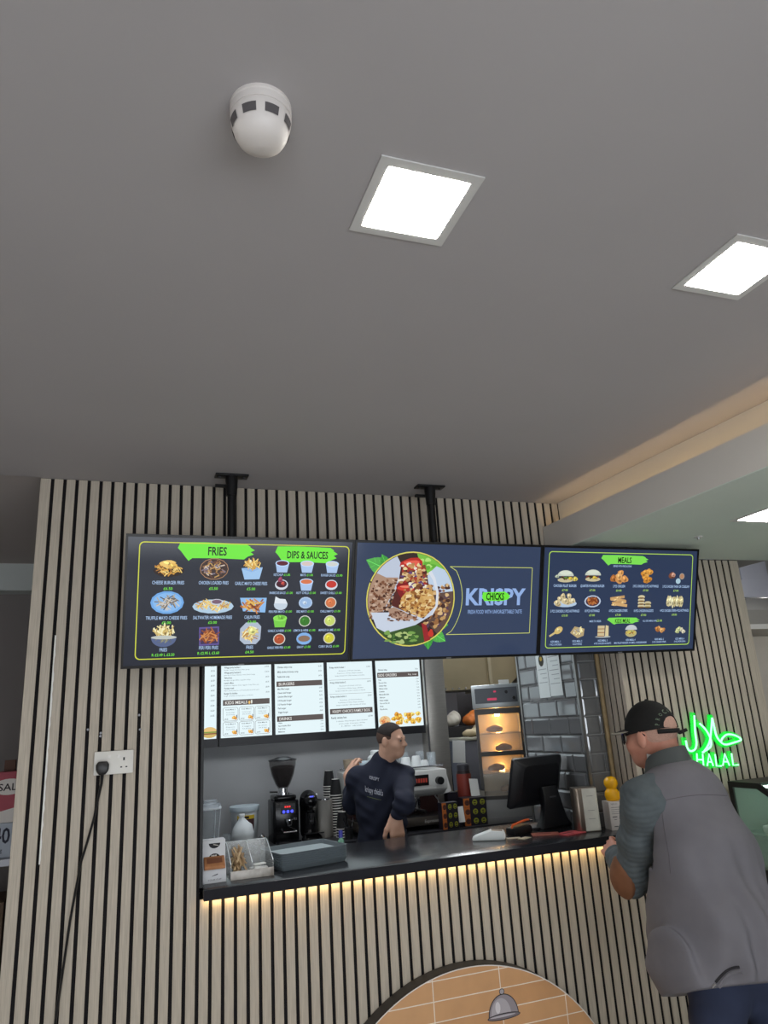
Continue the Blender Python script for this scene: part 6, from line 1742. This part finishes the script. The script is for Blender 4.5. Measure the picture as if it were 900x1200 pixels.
# cap
T0_, B_ = local(H + Vector((.0, -.0, .020)), HF, (0.0, .08, 1))
CS = 1.09
T_ = lambda x, y, z: T0_(x * CS, y * CS, z * CS)
cap_m = mat('black_cap', (22, 21, 21), .85, noise=.1, nscale=60)
def cap_post(D, X, Y, Z):
    O = Vector(T_(0, 0, 0)); B = Matrix(B_.tolist())
    rx, fy, uz = B.col[0], B.col[1], B.col[2]
    lx = ((X - O.x) * rx.x + (Y - O.y) * rx.y + (Z - O.z) * rx.z) / CS
    ly = ((X - O.x) * fy.x + (Y - O.y) * fy.y + (Z - O.z) * fy.z) / CS
    lz = ((X - O.x) * uz.x + (Y - O.y) * uz.y + (Z - O.z) * uz.z) / CS
    D = np.maximum(D, -(lz + .002 + .012 * ly / .1))                       # bottom edge
    hole = np.sqrt((lx / .043) ** 2 + ((lz - .016) / .036) ** 2) - 1         # opening at the back
    hole = np.maximum(np.maximum(hole * .03, ly + .02), .016 - lz - .004)
    shell = np.sqrt((lx / .079) ** 2 + ((ly + .008) / .099) ** 2 + (lz / .108) ** 2) - 1
    D = np.maximum(D, -shell * .08)
    return np.maximum(D, -hole)
cap_e = ('e', T_(0, -.006, .0), (.087 * CS, .107 * CS, .118 * CS), B_, .0)
cme = sdf_mesh('baseball_cap', [cap_e], .003, cap_m, post=cap_post)
cap = under(obj('baseball_cap', cme), cust)
setp(cap, 'black cap with a pale edged peak')
# peak, strap, button
vs = []; NP = 17
for rr_, dz in ((0.0, 0.0), (.050, -.010), (.084, -.020)):
    for i in range(NP):
        a = R_(18 + 144 * i / (NP - 1)); q = math.sin(a) ** 1.2
        vs.append(T_(.083 * math.cos(a) * (1 - .05 * rr_ / .07), .096 * math.sin(a) - .004 + rr_ * q, .004 + dz * math.sin(a) + .014 * math.sin(a)))
m = MB(); kk = len(vs)
vs2 = vs + [tuple(Vector(v_) - Vector((0, 0, .004))) for v_ in vs]
fs = [(k * NP + i, k * NP + i + 1, (k + 1) * NP + i + 1, (k + 1) * NP + i) for k in range(2) for i in range(NP - 1)]
fs += [tuple(kk + q for q in reversed(f)) for f in fs]
fs += [(2 * NP + i, 2 * NP + i + 1, kk + 2 * NP + i + 1, kk + 2 * NP + i) for i in range(NP - 1)] + [(i + 1, i, kk + i, kk + i + 1) for i in range(NP - 1)]
under(obj('peak', m.add(vs2, fs), mat('cap_peak', (70, 66, 60), .85), smooth=50), cap)
under(obj('peak_edge', MB().tube([vs2[2 * NP + i] for i in range(NP)], .0042, 8), mat('peak_binding', (176, 170, 156), .8)), cap)
stp = []
for i in range(13):
    a = R_(222 + 96 * i / 12); stp.append(T_(.086 * math.cos(a), .106 * math.sin(a) - .006, -.010))
m = MB(); vs = []
for q in stp: vs += [q, tuple(Vector(q) + Vector((0, 0, .018)))]
m.add(vs, [(2 * i, 2 * i + 2, 2 * i + 3, 2 * i + 1) for i in range(12)])
sm_ = obj('strap', m, cap_m, smooth=50); under(sm_, cap)
md_ = sm_.modifiers.new('thick', 'SOLIDIFY'); md_.thickness = .004; md_.offset = 1
under(obj('strap_tail', MB().tube([stp[8], stp[9], tuple(Vector(stp[9]) + Vector((.03, -.012, .010)))], [.006, .008, .007], 8), cap_m), cap)
under(obj('button', MB().lathe([(0, 0), (.008, 0), (.006, .005), (0, .006)], T_(0, -.006, .1175), 10), cap_m), cap)
# embroidered lettering along the back of the crown, above the opening
cbv = bvh_of(cme); tx = MB(); txt = 'PROCOACH'
O = Vector(T_(0, -.006, 0)); Bm = Matrix(B_.tolist())
gap_a = np.linspace(150, 30, len(txt))
for i, ch in enumerate(txt):
    th = R_(172 - 21 * i)                           # angle around the opening, in the rear view
    sz = .021 if ch == 'C' and i == 3 else .014
    cxl, czl = .062 * math.cos(th) , .016 + .056 * math.sin(th)
    vs_, fs_ = text_geo(ch, .0)
    x0 = min(v[0] for v in vs_); x1 = max(v[0] for v in vs_)
    k0 = len(tx.v); pts = []
    for vx, vy in vs_:
        px = (vx - (x0 + x1) / 2) * sz; pz = (vy - .36) * sz
        ra = th - math.pi / 2
        lx = cxl + px * math.cos(ra) - pz * math.sin(ra); lz = czl + px * math.sin(ra) + pz * math.cos(ra)
        wp = O + Bm @ Vector((lx * CS, -.25, lz * CS))         # rear view: right of head = right of picture
        h_ = cbv.ray_cast(wp, Bm.col[1])
        pts.append(tuple(h_[0] - Bm.col[1] * .0012) if h_[0] is not None else tuple(wp + Bm.col[1] * .1))
    tx.add(pts, fs_)
under(obj('embroidery', tx, mat('thread_green', (120, 138, 116), .8), smooth=0), cap)
# sunglasses
T0_, B_ = local(H, HF)
T_ = lambda x, y, z: T0_(x * 1.07, y * 1.07, z * 1.07)
lens = mat('dark_lens', (20, 18, 26), .1); bl = mat('blue_mirror', (92, 88, 190), .2, metal=.5)
for s_ in (-1, 1):
    vs = []
    for zz in (.020, .0, -.020):
        for i in range(6):
            a = .012 + .062 * i / 5
            vs.append(T_(s_ * a, .118 - .9 * max(0, a - .025) ** 1.0 * (.5 + a * 6), zz - .004 * (i == 5)))
    o_ = obj('glasses_lens', MB().add(vs, [(k * 6 + i, k * 6 + i + 1, k * 6 + i + 7, k * 6 + i + 6) for k in range(2) for i in range(5)]), lens, smooth=60)
    q_ = o_.modifiers.new('thick', 'SOLIDIFY'); q_.thickness = .003
    under(o_, cust)
    under(obj('glasses_rim', MB().tube([vs[i] for i in range(6)] , .0036, 6), bl), cust)
    under(obj('glasses_arm', MB().tube([vs[5], T_(s_ * .083, .035, .024), T_(s_ * .087, -.015, .024), T_(s_ * .086, -.035, .006)], .0028, 6), lens), cust)
# short grey hair below the cap
hair_m = mat('grey_hair', (186, 148, 132), .9, noise=.12, nscale=160)
def hair_post(D, X, Y, Z):
    O = H; f = HF.normalized()
    ly = (X - O.x) * f.x + (Y - O.y) * f.y
    return np.maximum(np.maximum(D, ly + .005), (O.z - .030 - .1 * ly) - Z)
Th, Bh = local(H, HF, (0, .02, 1))
under(obj('hair', sdf_mesh('hair', [('e', Th(0, -.0132, .033), (.0850, .1058, .098), Bh, .0)], .005, hair_m, post=hair_post)), cust)

# ---------------------------------------------------------------- worker
WH = Vector((1.535, 4.30, 1.535)); WF = Vector((.70, -.71, -.05))
WS = Vector((1.475, 4.37, 1.335)); wr = Vector((.80, -.60, 0)); wf = Vector((.60, .80, 0))
sR, sL = WS + wr * .145 + Vector((0, 0, -.02)), WS - wr * .145 + Vector((0, 0, -.015))
eR, wR = Vector((1.510, 4.07, 1.200)), Vector((1.470, 4.13, 1.125))
eL, wL = Vector((1.350, 4.57, 1.17)), Vector((1.372, 4.72, 1.325))
wh = Vector((1.47, 4.38, .90))
hl, hr = wh - wr * .09, wh + wr * .09
work = thing('person', 'man in a navy sweatshirt behind the counter glancing over his shoulder', 'person', (1.47, 4.38, 0))
body = head_prims(WH, WF, (0, 0, 1), .88)
body += [c(WH + Vector((-.02, .02, -.06)), WS + Vector((0, 0, .0)), .054, .052), c(WS + Vector((0, 0, -.10)), wh, .08, .10, .05), c(sL * .8 + WS * .2, sR * .8 + WS * .2, .045, .045, .05), c(sR, eR, .05, .042), c(eR, wR, .042, .028), c(sL, eL, .05, .042), c(eL, wL, .042, .028)]
body += hand_prims(wR, (.02, -.12, -1), (.15, -.98, .1), .35, 1.12, side=1)
body += hand_prims(wL, (.35, .45, .55), (-.6, .2, .5), .8, 1.05, side=1)
for hp, sg_ in ((hl, -1), (hr, 1)):
    kn = hp + Vector((0, .03, -.42)); an = kn + Vector((0, -.03, -.40))
    an.z = .09
    body += [c(hp, kn, .08, .058), c(kn, an, .056, .042), c(an, an + Vector((.09, .12, -.045)), .044, .036)]
under(obj('body', sdf_mesh('body', body, .005, skin_b, post=lambda D, X, Y, Z: np.maximum(D, .004 - Z))), work)
navy = mat('navy_sweatshirt', (22, 27, 46), .85, noise=.08, nscale=40)
Bw = np.array(basis(wf, (0, 0, 1)))
sw = [e(WS + Vector((0, 0, -.10)), (.160, .115, .19), .05, Bw), e((WS + wh) / 2, (.152, .122, .22), .06, Bw), e(wh + Vector((0, 0, .02)), (.155, .130, .16), .06, Bw), c(sL, sR, .072, .072, .05), c(WS + Vector((0, 0, .01)), WS + Vector((.012, -.015, .085)), .086, .066, .05),
      c(sR, eR, .068, .058), c(eR, eR * .45 + wR * .55, .058, .050), c(sL, eL, .068, .056), c(eL, eL * .55 + wL * .45, .056, .048)]
def sw_post(D, X, Y, Z):
    D = D + .0045 * np.sin(Z * 95 + X * 40 - Y * 30) * np.clip(np.sin(X * 21 + Y * 13) + .3, 0, 1) + .003 * np.sin(Z * 48 - X * 60)
    return np.maximum(D, .84 - Z)
under(obj('sweatshirt', sdf_mesh('sweatshirt', sw, .005, navy, post=sw_post)), work)
swb = bvh_of(bpy.data.objects['sweatshirt'].data)
def shirt_text(txt, cx, cz, h, w, mt, cat='back_print'):
    m = MB(); put_text(m, txt, 0, 0, h, w, 0, .012)
    d_ = Vector((.42, .90, 0)).normalized(); r_ = Vector((.90, -.42, 0))
    base = Vector(cx)
    m.v = [tuple(base + r_ * v_[0] + Vector((0, 0, v_[2] - .25 * v_[0] * 1.0))) for v_ in m.v]
    wrap(m, swb, d_)
    under(obj(cat, m, mt, smooth=0), work)
tw = mat('print_white', (176, 180, 190), .7)
shirt_text('KRISPY', (1.368, 4.2, 1.330), 0, .019, .06, tw)
shirt_text("krispy chick's", (1.362, 4.2, 1.262), 0, .032, .108, tw)
shirt_text('________', (1.362, 4.2, 1.232), 0, .018, .085, mat('print_green', (110, 122, 60), .7))
tr = [e(wh + Vector((0, 0, -.04)), (.165, .14, .15), .05)]
for hp in (hl, hr):
    kn = hp + Vector((0, .03, -.42)); tr += [c(hp, kn, .10, .08, .04), c(kn, kn + Vector((0, -.03, -.36)), .078, .07)]
under(obj('trousers', sdf_mesh('trousers', tr, .009, mat('black_trousers', (24, 24, 28), .85), post=lambda D, X, Y, Z: np.maximum(D, .05 - Z))), work)
for hp in (hl, hr):
    an = hp + Vector((0, 0, 0)); an.z = .05
    under(obj('shoe', sdf_mesh('shoe', [c(an, an + Vector((.09, .13, -.005)), .052, .042, .03), c(an, an + Vector((0, 0, .04)), .05, .048, .02)], .008, shoe_m, post=lambda D, X, Y, Z: np.maximum(D, .001 - Z))), work)
# dark cropped hair with a high forehead
hm = mat('dark_hair', (38, 30, 28), .8, noise=.25, nscale=140)
Tw, Bw2 = local(WH, WF)
def whair(D, X, Y, Z):
    B = Matrix(Bw2.tolist()); O = WH
    l = [(X - O.x) * B.col[i].x + (Y - O.y) * B.col[i].y + (Z - O.z) * B.col[i].z for i in range(3)]
    lx, ly, lz = [q / .9 for q in l]
    D = D + .0012 * np.sin(X * 500) * np.sin(Z * 460 + Y * 400)
    cut = np.maximum(ly - .058 + 1.6 * np.maximum(0, .075 - lz) * (ly > -.2), -(lz + .055 + 0 * ly))
    fade = -(lz - .012 - .35 * ly)                    # hairline climbs to the front above the ear
    front = ly - .030 - 1.1 * np.clip(lz - .050, 0, .05) + 1.5 * np.clip(np.abs(lx) - .045, 0, .03) * (lz > .07)
    low = -(lz - .034 + .25 * ly)
    return np.maximum(np.maximum(D, front), low)
under(obj('hair', sdf_mesh('hair', [('e', Tw(0, -.0112, .028), (.0705, .0875, .0815), Bw2, .0)], .004, hm, post=whair)), work)
def wfade(D, X, Y, Z):
    B = Matrix(Bw2.tolist()); O = WH
    lx, ly, lz = [((X - O.x) * B.col[i].x + (Y - O.y) * B.col[i].y + (Z - O.z) * B.col[i].z) / .9 for i in range(3)]
    return np.maximum(np.maximum(D, ly - .030 - .6 * np.clip(lz - .05, 0, .05)), np.where(ly < -.035, -(lz + .050), -(lz - .006)))
under(obj('hair_fade', sdf_mesh('hair_fade', [('e', Tw(0, -.0112, .028), (.0688, .0857, .0798), Bw2, .0)], .004, mat('faded_hair', (92, 70, 60), .9, noise=.2, nscale=150), post=wfade)), work)
eye_w = mat('eye_white', (150, 138, 130), .4); iris = mat('eye_dark', (40, 28, 24), .3)
for root, TT, sc in ((work, Tw, .88),):
    for s_ in (-1, 1):
        o_ = obj('eye', MB().use(eye_w).lathe([(0, -.009), (.0055, -.007), (.009, 0), (.0055, .007), (0, .009)], TT(s_ * .030 * sc, .078 * sc, .002 * sc), 12).use(iris).lathe([(0, -.006), (.006, 0), (0, .006)], TT(s_ * .030 * sc, .0875 * sc, .002 * sc), 10), None)
        under(o_, root)
        under(obj('eyebrow', MB().tube([TT(s_ * .012, .082, .015), TT(s_ * .027, .079, .0195), TT(s_ * .039, .068, .016)], [.0022, .003, .002], 6), hm), root)
under(obj('stubble', sdf_mesh('stubble', [('e', Tw(0, .0415, -.0690), (.0348, .0352, .0298), Bw2, .01)], .005, mat('stubble_skin', (150, 106, 88), .7)) ), work)
